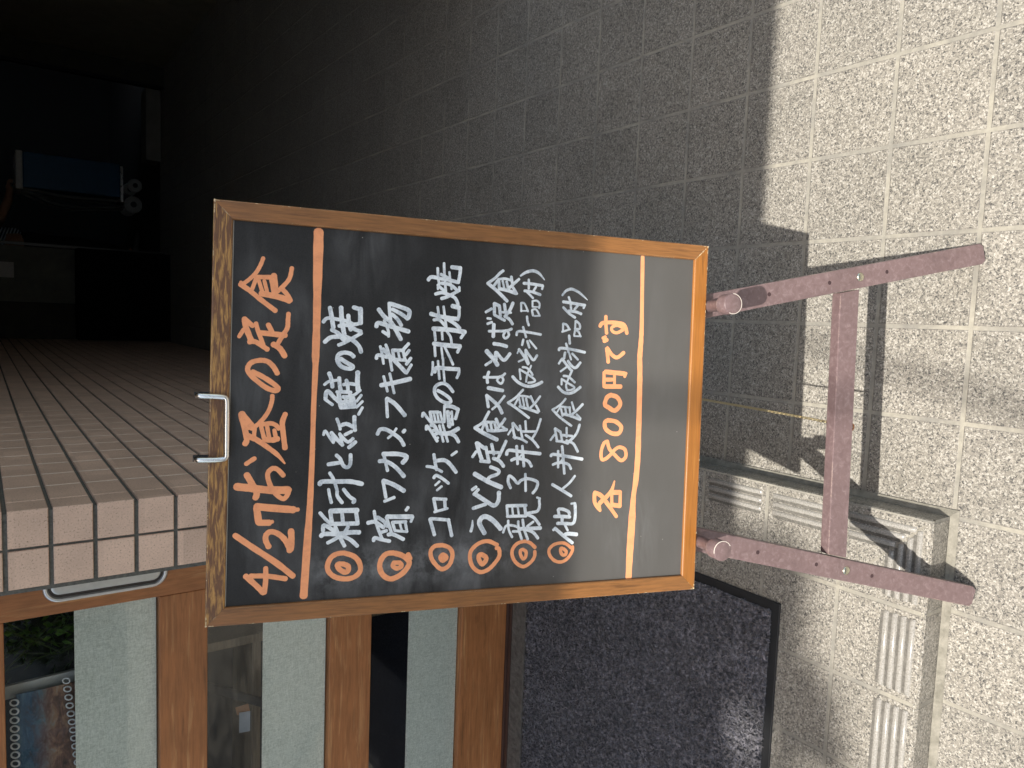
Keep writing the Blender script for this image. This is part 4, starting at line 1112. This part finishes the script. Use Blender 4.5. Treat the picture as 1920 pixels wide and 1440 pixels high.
# knocks along the outer edges and corners where the stain has gone
rnd = random.Random(5)
g = MB()
def nick(u, v, lu, lv, t=.35):
    pts = []
    n = 7
    for i in range(n):
        a = 2*math.pi*i/n; pts.append(mm(u+math.cos(a)*lu*rnd.uniform(.6,1.1), v+math.sin(a)*lv*rnd.uniform(.6,1.1), .02))
    g.prism(pts, Vector((0,0,t*.0004)))
for s1, s2, k_ in ((1,1,1.2),(-1,1,.9),(1,-1,.9),(-1,-1,.6)):
    nick(s1*(WO-1.5), s2*(HO-1.3), 1.7*k_, 1.1)
    for _ in range(3): nick(s1*(WO-1.3-rnd.uniform(2,9)*k_), s2*(HO-1.2), 2.2*k_*rnd.uniform(.4,1), .5)
    for _ in range(3): nick(s1*(WO-1.1), s2*(HO-1.3-rnd.uniform(2,9)*k_), .5, 2.2*k_*rnd.uniform(.4,1))
for _ in range(16): nick(rnd.uniform(-215,215), HO-.9, rnd.uniform(.6,3.2), .35)
for _ in range(14): nick(rnd.uniform(-215,215), -HO+.9, rnd.uniform(.6,2.4), .35)
for s1 in (1,-1):
    for _ in range(10): nick(s1*(WO-.9), rnd.uniform(-285,285), .35, rnd.uniform(.5,2.2))
for _ in range(9): t = rnd.uniform(2,14); nick(WO-1.5-t, -HO+1.5+t, .7, .9)
g.build('worn_edge', flat('bare_wood_chip', (.62,.50,.31), .7), cb)['kind'] = 'stuff'
# wire carry handle over the top rail, with its two dark mounts
def bez(pts, n=8):
    out = []
    for a, b, c in zip(pts, pts[1:], pts[2:]):
        p0 = (a+b)/2 if a is not pts[0] else a; p2 = (b+c)/2 if c is not pts[-1] else c
        out += [p0*(1-t)**2 + b*2*t*(1-t) + p2*t*t for t in [i/n for i in range(n)]]
    return out + [pts[-1]]
hp = [mm(20.5,311,-9), mm(20.5,311,4.6), mm(20.3,304,5.2), mm(20.0,289,5.6), mm(19.0,281.6,5.8), mm(11,281.2,5.8), mm(-12,281,5.8), mm(-37,280.6,5.8), mm(-45,280.4,5.8), mm(-46.3,288,5.6), mm(-46.3,304,5.2), mm(-46.4,310.4,4.6), mm(-46.4,310.4,-9)]
g = MB(); g.tube(bez(hp), .0029, 12)
hd = g.build('carry_handle', M['steel'], cb, smooth=True)
for u in (20.5, -46.4):
    g = MB(); g.prism([mm(u-3.2,298.9,-13), mm(u+3.2,298.9,-13), mm(u+3.2,314,-13), mm(u-3.2,314,-13)], Vector((0,0,.005)))
    g.build('handle_mount', M['rubber'], hd)

# handwriting: paint-marker strokes laid down one after the other, in millimetres on the board
def cat_rom(P, k=5):
    if len(P) == 2:
        return [tuple(P[0][j] + (P[1][j]-P[0][j])*i/4 for j in range(3)) for i in range(5)]
    out = []
    for i in range(len(P)-1):
        p0 = P[max(i-1,0)]; p1 = P[i]; p2 = P[i+1]; p3 = P[min(i+2,len(P)-1)]
        for s in range(k):
            t = s/k
            out.append(tuple(.5*((2*p1[j]) + (-p0[j]+p2[j])*t + (2*p0[j]-5*p1[j]+4*p2[j]-p3[j])*t*t + (-p0[j]+3*p1[j]-3*p2[j]+p3[j])*t**3) for j in range(3)))
    return out + [tuple(P[-1])]
def lettering(name, key, mat, label=None):
    g = MB(); rnd = random.Random(len(W[key]))
    for si, line in enumerate(W[key].split('\n')):
        P = [tuple(float(c) for c in q.split(',')) for q in line.split()]
        P = cat_rom(P)
        L = len(P); z = -3.88 + .0055*si + rnd.uniform(0,.002)
        left = []; right = []; hs = []
        for i, (x, y, w_) in enumerate(P):
            a = P[max(i-1,0)]; b = P[min(i+1,L-1)]
            dx, dy = b[0]-a[0], b[1]-a[1]; q = math.hypot(dx, dy) or 1; dx /= q; dy /= q
            hw = w_*.53*rnd.uniform(.93,1.05)
            zz = z + .004*i/L
            left.append(mm(x-dy*hw, y+dx*hw, zz)); right.append(mm(x+dy*hw, y-dx*hw, zz)); hs.append((dx,dy,hw,zz))
        n = 5
        def cap(i, sg):
            x, y, _ = P[i]; dx, dy, hw, zz = hs[i]; out = []
            for j in range(1, n):
                a = math.pi*j/n; ca, sa = math.cos(a), math.sin(a)
                # from the left side round the tip to the right side
                ox = -dy*ca*hw + sg*dx*sa*hw*.85; oy = dx*ca*hw + sg*dy*sa*hw*.85
                out.append(mm(x+ox, y+oy, zz))
            return out
        vs = left + right; fs = [(i, L+i, L+i+1, i+1) for i in range(L-1)]
        c0 = cap(0, -1); o = len(vs); vs += c0; fs.append([0] + [o+j for j in range(len(c0))] + [L])
        c1 = cap(L-1, 1); o = len(vs); vs += c1; fs.append([L-1] + [o+j for j in range(len(c1))] + [2*L-1])
        g.add(vs, fs)
    o = g.build(name, mat, cb)
    # all strokes face the viewer
    bm = bmesh.new(); bm.from_mesh(o.data)
    for f in bm.faces:
        if f.normal.z < 0: f.normal_flip()
    bm.to_mesh(o.data); bm.free()
    if label: o['label'] = label
    return o
def paint(name, c1, c2, rough=.5):
    m, nt, b = new_mat(name); k = N(nt); p = k.obj()
    a = k.noise(k.scale(p, (60, 60, 1)), 1, 5, .65, .6); f = k.noise(p, 500, 3)
    t = k.math('ADD', k.math('MULTIPLY', a, .75), k.math('MULTIPLY', f, .25))
    k.put(b.inputs['Base Color'], k.ramp(t, [(.32, c1), (.55, c2)])); k.put(b.inputs['Roughness'], rough)
    k.put(b.inputs['Normal'], k.bump(a, .25, .0005))
    return m
orange = paint('orange_marker', (.70,.28,.13), (.86,.36,.165))
white = paint('white_marker', (.37,.43,.49), (.76,.82,.86), .42)
lettering('heading_lettering', 'heading', orange, 'large orange handwritten heading at the top of the board')
lettering('underline', 'headline', orange, 'thick orange line under the heading')
for i in range(6): lettering('menu_line', 'menu%d' % (i+1), white)
lettering('bullet_ring', 'bullet', orange, 'six orange double-ring bullets in front of the menu lines')
lettering('price_lettering', 'price', orange, 'orange handwritten price line near the bottom')
lettering('underline', 'priceline', orange, 'thin orange line under the price')

# ---------------------------------------------------------------- easel
def easelpaint():
    m, nt, b = new_mat('mauve_easel_paint'); k = N(nt); p = k.obj()
    a = k.noise(p, 130, 6, .7, .8); l = k.noise(p, 14, 4)
    col = k.ramp(a, [(.34, (.150,.100,.100)), (.54, (.185,.127,.127)), (.68, (.255,.188,.188))])
    col = k.mix(1.0, col, k.ramp(l, [(.3, .86), (.7, 1.05)]), 'MULTIPLY')
    col = k.mix(k.edge_wear(p, .0011, 32, .53), col, (.62,.50,.38,1))
    k.put(b.inputs['Base Color'], col); b.inputs['Roughness'].default_value = .42
    k.put(b.inputs['Normal'], k.bump(a, .12, .0006))
    return m
M['easel'] = easelpaint()
ea = local_thing('display_easel', 'mauve painted wooden easel holding up the menu chalkboard', 'easel')
dl = lambda v: -16.0 + (-300 - v)*.020           # front of the legs, slightly steeper than the board
lm = lambda u, v, d=0.0: mm(u, v, dl(v)+d)
def floor_v(u, d):                                # where the leaning plane meets the pavement
    return (-OB.z*1000 - er.z*u - nn.z*d)/eu.z
def leg(side):
    ax = lambda v: (203.5 - .222*(v+558)) if side > 0 else (-218.6 + .222*(v+558))
    vb = -800.0
    for _ in range(4): vb = floor_v(ax(vb), dl(vb)-9) + 8.0
    vt = 236; c = math.sqrt(1+.222**2); hw = 15.6*c; th = 17.0
    g = MB()
    tilt = -.222*side
    def end(v, r_):
        # square-cut end with softened corners
        u = ax(v); return [(u-hw, v - tilt*hw*1.0*-1*0)]
    sl = .222*(1 if side > 0 else -1)
    pts = []
    def P(s, v): return (ax(v)+s*hw, v)
    # bottom is cut at right angles to the leg
    b0 = [( -1, .0), (1, .0)]
    cut = lambda s: vb + s*hw*.222*(1 if side > 0 else -1)*.9
    poly = [(ax(vt)-hw, vt), (ax(cut(-1)+6)-hw, cut(-1)+6), (ax(cut(-1))-hw*.72, cut(-1)-.2), (ax(cut(1))+hw*.72, cut(1)-.2), (ax(cut(1)+6)+hw, cut(1)+6), (ax(vt)+hw, vt)]
    fr_ = [lm(u, v, 0) for u, v in poly]; bk = [lm(u, v, -th) for u, v in poly]
    n = len(poly)
    g.add(fr_+bk, [list(range(n)), list(range(n, 2*n))[::-1]] + [(i, (i+1) % n, n+(i+1) % n, n+i) for i in range(n)])
    o = g.build('leg', M['easel'], ea, bevel=.0013, seg=2)
    g = MB(); uf = ax(vb); cc = lm(uf, vb, -th*.5); dd = (lm(ax(vb-10), vb-10, -th*.5)-cc).normalized()
    g.lathe(cc - dd*.002, dd, [(0,.0072),(.003,.0075),(.006,.0062),(.0085,.003),(.009,0)], 18)
    g.build('rubber_foot', M['rubber'], o, smooth=True)
    g = MB(); c0 = lm(ax(-558), -558, -.3)
    g.lathe(c0, (0,0,1), [(0,.0064),(.0008,.0064),(.0018,.0056),(.0028,.0036),(.0032,0)], 22)
    g.build('bolt', M['bolt'], o, smooth=True)
    for hv in (-406.5, -505.5, -605.0):
        g = MB(); c0 = lm(ax(hv), hv, -1.2)
        n = 18
        ring = lambda r_, d: [c0 + Vector((math.cos(2*math.pi*j/n)*r_, math.sin(2*math.pi*j/n)*r_, d*.001)) for j in range(n)]
        vs = ring(.0029, 1.26) + ring(.0023, 1.30) + ring(.0019, 1.25)
        g.add(vs, [(a*n+j, a*n+(j+1) % n, (a+1)*n+(j+1) % n, (a+1)*n+j) for a in range(2) for j in range(n)] + [list(range(2*n, 3*n))])
        g.build('peg_hole', M['hole'], o, smooth=False)
    # peg that carries the board
    g = MB(); vp = -306.6; c0 = lm(ax(vp), vp, 0); ca = Vector((0,0,1))
    b0 = -.004
    e0 = .027 - c0.z
    g.lathe(c0, ca, [(b0,.0079),(e0,.0079),(e0+.001,.0086),(e0+.0012,.0120),(e0+.002,.0129),(e0+.0190,.0129),(e0+.0198,.0124),(e0+.0202,.0116),(e0+.0203,0)], 32)
    g.build('peg', M['easel'], ea, smooth=True, auto=40)
    g = MB()
    n = 40
    for st_, ln in ((rnd.uniform(0,6), 2.2), (rnd.uniform(0,6), 1.4)):
        pts = [c0 + Vector((math.cos(st_+ln*j/14)*.0125, math.sin(st_+ln*j/14)*.0125, e0+.0197)) for j in range(15)]
        g.tube(pts, .00045, 6)
    g.build('worn_edge', M['chip'], ea)
    return ax
M['hole'] = flat('peg_hole_dark', (.05,.026,.028), .8)
M['chip'] = flat('bare_edge', (.72,.66,.58), .7)
axr = leg(1); axl = leg(-1)
g = MB(); a = lm(-199.5,-560,-6); b = lm(-199.5,-528,-6)
g.prism([lm(-201,-560.5,-3), lm(-194.5,-528,-3), lm(179.5,-528,-3), lm(186.5,-560.5,-3)], Vector((0,0,-.0165)))
xb = g.build('crossbar', M['easel'], ea, bevel=.0012, seg=2)
hook = lm(-12, -566, -13)
g = MB(); g.tube([hook + Vector((math.cos(t)*.0052, math.sin(t)*.0056, 0)) for t in [2*math.pi*j/16 for j in range(16)]], .0011, 8, closed=True)
g.tube([hook + Vector((0,.0055,0)), hook + Vector((0,.010,0))], .0011, 8)
g.build('eye_hook', flat('copper_hook', (.45,.20,.10), .35, 1.0), xb, smooth=True)
# rear strut, from the head of the easel back to the floor
top = lm((axr(200)+axl(200))/2, 205, -20)
foot = BI @ tl(-3.92, 4.72, .03)
ru = Vector((1,0,0)); rd = (foot-top).normalized(); rn = ru.cross(rd).normalized(); ru = rd.cross(rn)
g = MB(); g.obox((top+foot)/2, rd, ru, rn, (foot-top).length/2, .015, .009)
g.build('rear_strut', M['easel'], ea, bevel=.0012)
g = MB(); g.lathe(lm((axr(215)+axl(215))/2 - 40, 214, -25), (1,0,0), [(0,.004),(.08,.004)], 12)
g.prism([lm(-62,180,-17.2), lm(46,180,-17.2), lm(40,228,-17.2), lm(-56,228,-17.2)], Vector((0,0,-.004)))
g.build('head_hinge', M['steel'], ea)
# fine brass safety chain
t_ = (1 - 1.55/6.6)
p0 = hook + Vector((0,-.004,-.001)); p1 = top + (foot-top)*.775 + rn*.0
down = (BI.to_3x3() @ Vector((0,0,-1))).normalized()
g = MB(); L = 118
cp = [p0.lerp(p1, i/L) + down*(.012*4*(i/L)*(1-i/L)) for i in range(L+1)]
for i in range(L):
    a, b = cp[i], cp[i+1]; d = (b-a).normalized(); s1 = d.cross(down).normalized(); s2 = d.cross(s1)
    q = s1 if i % 2 else s2
    q = (q*.8 + (s2 if i % 2 else s1)*.6)
    h = (b-a).length*.80
    c0 = (a+b)/2
    g.tube([c0 + d*(math.cos(t)*h) + q*(math.sin(t)*.0019) for t in [2*math.pi*j/10 for j in range(10)]], .00062, 5, closed=True)
g.build('safety_chain', M['brass'], ea, smooth=True)
# ================================================================ the dark passage behind
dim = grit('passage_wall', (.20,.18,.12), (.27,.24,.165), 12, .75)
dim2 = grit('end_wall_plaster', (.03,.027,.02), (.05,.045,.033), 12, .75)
g = MB(); g.box(tl(9.6,9.62,0), tl(10.6,46,20)); g.box(tl(5.0,9,0), tl(45,9.6,20)); tag(g.build('passage_wall', dim), 'dim brown wall on the far side of the dark passage, with an added unseen cross wall', 'wall')  # cross wall at the passage mouth added out of view to cut the light
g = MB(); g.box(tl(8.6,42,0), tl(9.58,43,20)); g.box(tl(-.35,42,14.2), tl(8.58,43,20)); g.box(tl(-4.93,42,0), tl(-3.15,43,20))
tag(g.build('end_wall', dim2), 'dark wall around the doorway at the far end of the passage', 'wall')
g = MB(); g.box(tl(-3.12,41.9,0), tl(-.38,43,20))
tag(g.build('concrete_column', grit('pale_concrete', (.11,.11,.093), (.17,.165,.14), 9, .85)), 'pale concrete column beside the dark doorway at the far end', 'column')
g = MB(); g.box(tl(-4.9,40.4,0), tl(-.36,41.85,4.1)); g.box(tl(-4.9,40.3,4.12), tl(-.36,41.85,4.25))  # black block stands in for the shade low on the column
tag(g.build('shade_block', flat('shade_black', (.005,.005,.005), .95, spec=.05)), 'black block added to darken the foot of the pale concrete column', 'shade block')
g = MB(); g.box(tl(-1.95,41.86,6.85), tl(-1.2,41.89,8.3))
tag(g.build('paper_notice', flat('notice_paper', (.45,.43,.40), .8)), 'small blank pale notice on the concrete column at the far end', 'notice')
dk = flat('dark_metal', (.02,.02,.02), .3, .6)
fr = thing('door_frame', tl(4, 42, 0), 'thin dark metal frame around the far doorway', 'door frame')
for x in (-.33, 8.42):
    g = MB(); g.box(tl(x,41.85,0), tl(x+.14,41.98,14.1)); g.build('jamb', dk, fr)
g = MB(); g.box(tl(-.33,41.85,14.12), tl(8.56,41.98,14.3)); g.build('lintel', dk, fr)
g = MB(); g.box(tl(4.75,42.5,.06), tl(8.5,43.9,.80))
tag(g.build('low_plinth', grit('pale_board', (.16,.145,.12), (.21,.195,.165), 8, .8), bevel=.004), 'pale low plinth just inside the doorway at the far end', 'plinth')
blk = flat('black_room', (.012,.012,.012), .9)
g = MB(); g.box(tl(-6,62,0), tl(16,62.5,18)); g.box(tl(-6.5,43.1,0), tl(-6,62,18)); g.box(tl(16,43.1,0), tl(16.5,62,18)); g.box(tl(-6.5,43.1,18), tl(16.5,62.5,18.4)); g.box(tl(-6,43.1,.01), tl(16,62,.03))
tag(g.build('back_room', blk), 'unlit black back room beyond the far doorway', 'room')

# hand truck with the blue box
YB = 49.6
bx = thing('blue_crate', tl(4.2, YB, 1.1), 'tall blue box with a white lid strapped on the hand truck in the dark', 'box')
g = MB(); g.box(tl(3.32,YB-1.2,1.22), tl(5.28,YB+1.2,6.10)); g.build('box_body', flat('blue_plastic', (.007,.10,.24), .45), bx, bevel=.01, seg=3)
g = MB(); g.box(tl(3.18,YB-1.3,6.12), tl(5.30,YB+1.3,6.46)); g.build('lid', flat('white_lid', (.75,.74,.70), .5), bx, bevel=.008, seg=3)
ht = thing('hand_truck', tl(3.9, YB, 0), 'hand truck with pale curved tubes and white wheels under the blue box', 'hand truck')
g = MB()
for dy in (-.9, .9):
    g.tube(bez([tl(3.15,YB+dy,.75), tl(3.12,YB+dy,2.4), tl(3.05,YB+dy,4.3), tl(3.25,YB+dy,5.6), tl(3.30,YB+dy,6.7)]), .013, 10)
    g.tube(bez([tl(2.85,YB+dy,.8), tl(2.55,YB+dy,2.6), tl(2.5,YB+dy,4.4), tl(2.95,YB+dy,5.5), tl(3.28,YB+dy,6.3)]), .010, 10)
g.tube([tl(3.30,YB-.95,6.72), tl(3.30,YB+.95,6.72)], .014, 10)
g.build('tube_frame', flat('pale_tube', (.16,.16,.15), .4, .3), ht, smooth=True)
g = MB(); g.box(tl(3.1,YB-1.1,1.05), tl(5.2,YB+1.1,1.18)); g.build('toe_plate', M['steel'], ht)
whl = flat('white_wheel', (.45,.45,.43), .6)
for dx, dy in ((3.0,-1.0),(3.0,1.0),(4.15,-1.0),(4.15,1.0)):
    g = MB(); r_ = .50*T if dx < 3.5 else .40*T
    g.lathe(tl(dx,YB+dy-.15,r_/T), (0,1,0), [(0,r_*.9),(.006,r_),(.04,r_),(.046,r_*.9)], 20)
    wo_ = g.build('wheel', whl, ht, smooth=True, auto=40)
    g = MB(); g.lathe(tl(dx,YB+dy-.2,r_/T), (0,1,0), [(0,r_*.35),(.008,r_*.35)], 12); g.build('hub', M['rubber'], wo_)

# the person pushing it
def skin_mesh(name, verts, edges, radii, mat, parent, root=0, sub=2):
    me = bpy.data.meshes.new(name); me.from_pydata([Vector(v) - Vector(parent['_o']) for v in verts], edges, [])
    o = bpy.data.objects.new(name, me); COL.objects.link(o); o.parent = parent; o['_o'] = parent['_o']
    sk = o.modifiers.new('skin', 'SKIN'); sk.use_smooth_shade = True
    for i, d in enumerate(me.skin_vertices[0].data):
        r_ = radii[i]; d.radius = r_ if hasattr(r_, '__len__') else (r_, r_); d.use_root = (i == root)
    ss = o.modifiers.new('subdivision', 'SUBSURF'); ss.levels = sub; ss.render_levels = sub
    me.materials.append(mat); return o
px, py = 0.02, YB*T                        # the body stands left of the truck, facing it (+x)
pr = thing('person', (px, py, 0), 'person in a striped short-sleeved shirt and dark trousers holding the hand truck in the dark', 'person')
skinm = flat('skin', (.42,.22,.13), .5)
V = lambda x, y, z: Vector((px+x, py+y, z))
vs = [V(0,0,.93), V(0,0,1.10), V(0,0,1.28), V(0,0,1.42), V(.01,0,1.50), V(.03,0,1.60), V(.03,0,1.70),     # trunk, neck, head 0-6
      V(.00,-.17,1.38), V(.10,-.23,1.20), V(.19,-.22,1.085), V(.36,-.17,1.02), V(.455,-.14,1.005),          # right arm 7-11
      V(0,.17,1.38), V(.10,.23,1.20), V(.19,.22,1.085), V(.36,.17,1.02), V(.455,.14,1.005),                 # left arm 12-16
      V(0,-.09,.88), V(.03,-.10,.50), V(-.02,-.10,.09), V(.10,-.11,.035),                                   # right leg 17-20
      V(0,.09,.88), V(-.03,.10,.50), V(-.09,.10,.09), V(.03,.11,.035)]                                      # left leg 21-24
ed = [(0,1),(1,2),(2,3),(3,4),(4,5),(5,6),(3,7),(7,8),(8,9),(9,10),(10,11),(3,12),(12,13),(13,14),(14,15),(15,16),
      (0,17),(17,18),(18,19),(19,20),(0,21),(21,22),(22,23),(23,24)]
ra = [(.13,.10),(.12,.09),(.14,.10),(.10,.08),.052,(.085,.075),(.075,.07),.06,.048,.042,.036,.026,.06,.048,.042,.036,.026,.085,.058,.038,.03,.085,.058,.038,.03]
# five fingers and a thumb root per hand curl round the bar
for hy, base in ((-.14, 11), (.14, 16)):
    for f_, off in enumerate((-.036,-.013,.011,.034)):
        n0 = len(vs); ln = (1.0,1.08,1.0,.82)[f_]
        vs += [V(.475,hy+off,1.012), V(.475+.032*ln,hy+off*1.05,1.026), V(.475+.052*ln,hy+off*1.05,1.004), V(.475+.038*ln,hy+off*1.05,.985)]
        ed += [(base,n0),(n0,n0+1),(n0+1,n0+2),(n0+2,n0+3)]; ra += [.0105,.0092,.0085,.0075]
    n0 = len(vs); s_ = 1 if hy < 0 else -1
    vs += [V(.462,hy+.042*s_,.992), V(.487,hy+.05*s_,.975), V(.503,hy+.036*s_,.972)]
    ed += [(base,n0),(n0,n0+1),(n0+1,n0+2)]; ra += [.0115,.0098,.0085]
body = skin_mesh('body', vs, ed, ra, skinm, pr)
def stripes():
    m, nt, b = new_mat('striped_shirt'); k = N(nt); p = k.obj(); s_ = k.sep(p)
    w_ = k.math('FRACT', k.math('MULTIPLY', k.math('ADD', s_[2], k.math('MULTIPLY', s_[0], .35)), 42))
    k.put(b.inputs['Base Color'], k.mix(k.ramp(w_, [(.46, 0), (.54, 1)]), (.03,.05,.09,1), (.55,.60,.66,1))); b.inputs['Roughness'].default_value = .9
    return m
vs2 = [V(0,0,.90), V(0,0,1.02), V(0,0,1.15), V(0,0,1.28), V(0,0,1.41), V(.005,0,1.455), V(.00,-.175,1.385), V(.09,-.232,1.215), V(.155,-.23,1.12), V(0,.175,1.385), V(.09,.232,1.215), V(.155,.23,1.12)]
skin_mesh('shirt', vs2, [(0,1),(1,2),(2,3),(3,4),(4,5),(4,6),(6,7),(7,8),(4,9),(9,10),(10,11)], [(.165,.13),(.155,.12),(.15,.115),(.165,.12),(.115,.095),.066,.078,.070,.068,.078,.070,.068], stripes(), pr)
vs3 = [V(0,0,.98), V(0,0,.90), V(0,-.095,.82), V(.03,-.105,.50), V(-.02,-.105,.10), V(0,.095,.82), V(-.03,.105,.50), V(-.09,.105,.10)]
skin_mesh('trousers', vs3, [(0,1),(1,2),(2,3),(3,4),(1,5),(5,6),(6,7)], [(.15,.12),(.155,.125),.105,.078,.064,.105,.078,.064], flat('black_trousers', (.010,.010,.012), .9), pr)
for x, y in ((.05,-.108), (-.02,.108)):
    skin_mesh('shoe', [V(x-.10,y,.045), V(x,y,.05), V(x+.10,y,.035), V(x+.16,y,.03)], [(0,1),(1,2),(2,3)], [.045,(.05,.05),(.045,.035),(.035,.028)], flat('dark_shoe', (.02,.02,.02), .5), pr)
skin_mesh('hair', [V(-.02,0,1.74), V(.02,0,1.765), V(-.055,0,1.66), V(-.05,0,1.60)], [(0,1),(0,2),(2,3)], [.085,.075,.075,.05], flat('black_hair', (.012,.010,.009), .6), pr)
g = MB(); g.lathe(V(.112,0,1.625), (.6,0,-.8), [(-.03,.006),(0,.011),(.012,.013),(.02,.006),(.022,0)], 10); g.build('nose', skinm, pr, smooth=True)
eye = flat('eye', (.03,.025,.02), .2)
for y in (-.032, .032):
    g = MB(); g.lathe(V(.098,y,1.655), (1,0,0), [(0,.011),(.006,.010),(.010,.005),(.011,0)], 12); g.build('eye', eye, pr, smooth=True)
    g = MB(); g.lathe(V(.025,y*2.75,1.635), (0,1 if y > 0 else -1,0), [(-.012,.016),(.004,.026),(.009,.022),(.006,.010),(.005,0)], 12); g.build('ear', skinm, pr, smooth=True)
g = MB(); g.tube([V(.103,-.024,1.578), V(.112,0,1.576), V(.103,.024,1.578)], .0045, 8); g.build('mouth', flat('lips', (.30,.10,.08), .5), pr, smooth=True)

# ================================================================ the street in front (behind the camera, mirrored in the door glass)
conc = grit('garden_wall_concrete', (.44,.43,.40), (.58,.56,.52), 14, .9, .4, .003)
g = MB(); g.box(tl(-120,-52,0), tl(60,-50,32)); tag(g.build('street_wall', conc), 'tall grey concrete wall across the forecourt', 'wall')
leafm = grit('hedge_leaf', (.035,.075,.018), (.10,.16,.04), 30, .6)
barkm = grit('bark', (.09,.065,.045), (.17,.13,.09), 40, .9, .8, .01)
def leaf_blob(g, c, rx, ry, rz, n, s0, s1, rnd):
    for _ in range(n):
        while True:
            p = Vector((rnd.uniform(-1,1), rnd.uniform(-1,1), rnd.uniform(-1,1)))
            if p.length <= 1 and p.length > .35: break
        p = c + Vector((p.x*rx, p.y*ry, p.z*rz))
        q = Vector((rnd.gauss(0,1), rnd.gauss(0,1), rnd.gauss(0,1))).normalized(); r_ = q.orthogonal().normalized(); s_ = rnd.uniform(s0, s1)
        g.add([p-q*s_, p+r_*s_*.5, p+q*s_, p-r_*s_*.5], [(0,1,2,3)])
rnd = random.Random(11)
for i, x in enumerate((-46,-40,-34.5,-29,-23,-16)):
    h = (5.2,6.8,5.6,7.4,5.0,6.2)[i]
    sb = thing('shrub', tl(x,-47.5,0), ('low broad green shrub', 'tall green shrub', 'middling green shrub', 'tallest green shrub', 'lowest green shrub', 'end green shrub')[i] + ' in front of the concrete wall across the forecourt', 'shrub', 'shrubs along the forecourt wall')
    g = MB(); leaf_blob(g, tl(x,-47.5,h*.58), .36, .32, h*.42*T, 900, .025, .055, rnd); g.build('crown', leafm, sb)
    g = MB()
    for a in range(4): g.tube([tl(x,-47.5,0), tl(x+rnd.uniform(-.8,.8),-47.5+rnd.uniform(-.6,.6),h*.4), tl(x+rnd.uniform(-1.6,1.6),-47.5+rnd.uniform(-1.4,1.4),h*.8)], [.018,.012,.006], 6)
    g.build('stem', barkm, sb)
# made-up tree, out of view, shaped to shade the left of the step
tr = thing('shade_tree', tl(-40,-30,0), 'added unseen tree whose leafy limb shades the left of the step', 'tree')
g = MB()
tp = [tl(-40,-30,0), tl(-39.6,-29.8,14), tl(-39,-29,30), tl(-37,-27,46), tl(-34,-25,58)]
g.tube(bez(tp), [ .15-.10*i/(len(bez(tp))-1) for i in range(len(bez(tp)))], 12)
for e in [(-18,-19,62),(-24,-20,58),(-30,-19,64),(-42,-36,66),(-48,-26,60),(-36,-30,74)]:
    lp = bez([tl(-38.6,-28.6,34), tl((-38+e[0])/2,(-28+e[1])/2,e[2]-6), tl(*e)]); g.tube(lp, [.06-.045*i/(len(lp)-1) for i in range(len(lp))], 8)
g.build('trunk', barkm, tr, smooth=True)
g = MB()
for c, r_, n in (((-43,-36,66),(1.6,1.2,1.1),1800), ((-50,-28,60),(1.3,1.3,1.0),1200), ((-37,-34,76),(1.5,1.3,1.0),1500)):
    leaf_blob(g, tl(*c), r_[0], r_[1], r_[2], n, .04, .09, rnd)
def shade_leaves(xa, xb, ya, yb, n, z0, z1, s0=.03, s1=.06):
    """leaves of the limb, spread so that their shadows fall on that part of the step"""
    for _ in range(n):
        xs, ys = rnd.uniform(xa, xb), rnd.uniform(ya, yb)
        if ((xs+8.35)/.62)**2 + ((ys-3.02)/.42)**2 < 1: continue          # a gap that lets a patch of sun through
        z = rnd.uniform(z0, z1); x = xs + SUN.x/SUN.z*(z-.4); y = ys + SUN.y/SUN.z*(z-.4)
        p = tl(x, y, z); q = Vector((rnd.gauss(0,1), rnd.gauss(0,1), rnd.gauss(0,.5))).normalized(); r_ = q.orthogonal().normalized(); s_ = rnd.uniform(s0, s1)
        g.add([p-q*s_, p+r_*s_*.55, p+q*s_, p-r_*s_*.55], [(0,1,2,3)])
shade_leaves(-14, -5.75, 2.5, 3.9, 2100, 52, 66)
shade_leaves(-14, -8.9, 2.0, 2.6, 330, 52, 66)
shade_leaves(-8.2, -7.2, 1.9, 2.4, 60, 52, 66)
g.build('crown', leafm, tr)
# overhead service cable
g = MB(); za = 46
A = Vector((-3.60,1.30,0)); D = Vector((.224,1.0,0)).normalized()
off = Vector((SUN.x/SUN.z*za, SUN.y/SUN.z*za, za))
P = [ (A + off + D*s_)*T for s_ in (-60,-30,-8,0,8,15.5)]
g.tube(P, .011, 8)
tag(g.build('service_cable', M['rubber'], smooth=True), 'black overhead service cable running to the shop front', 'cable')
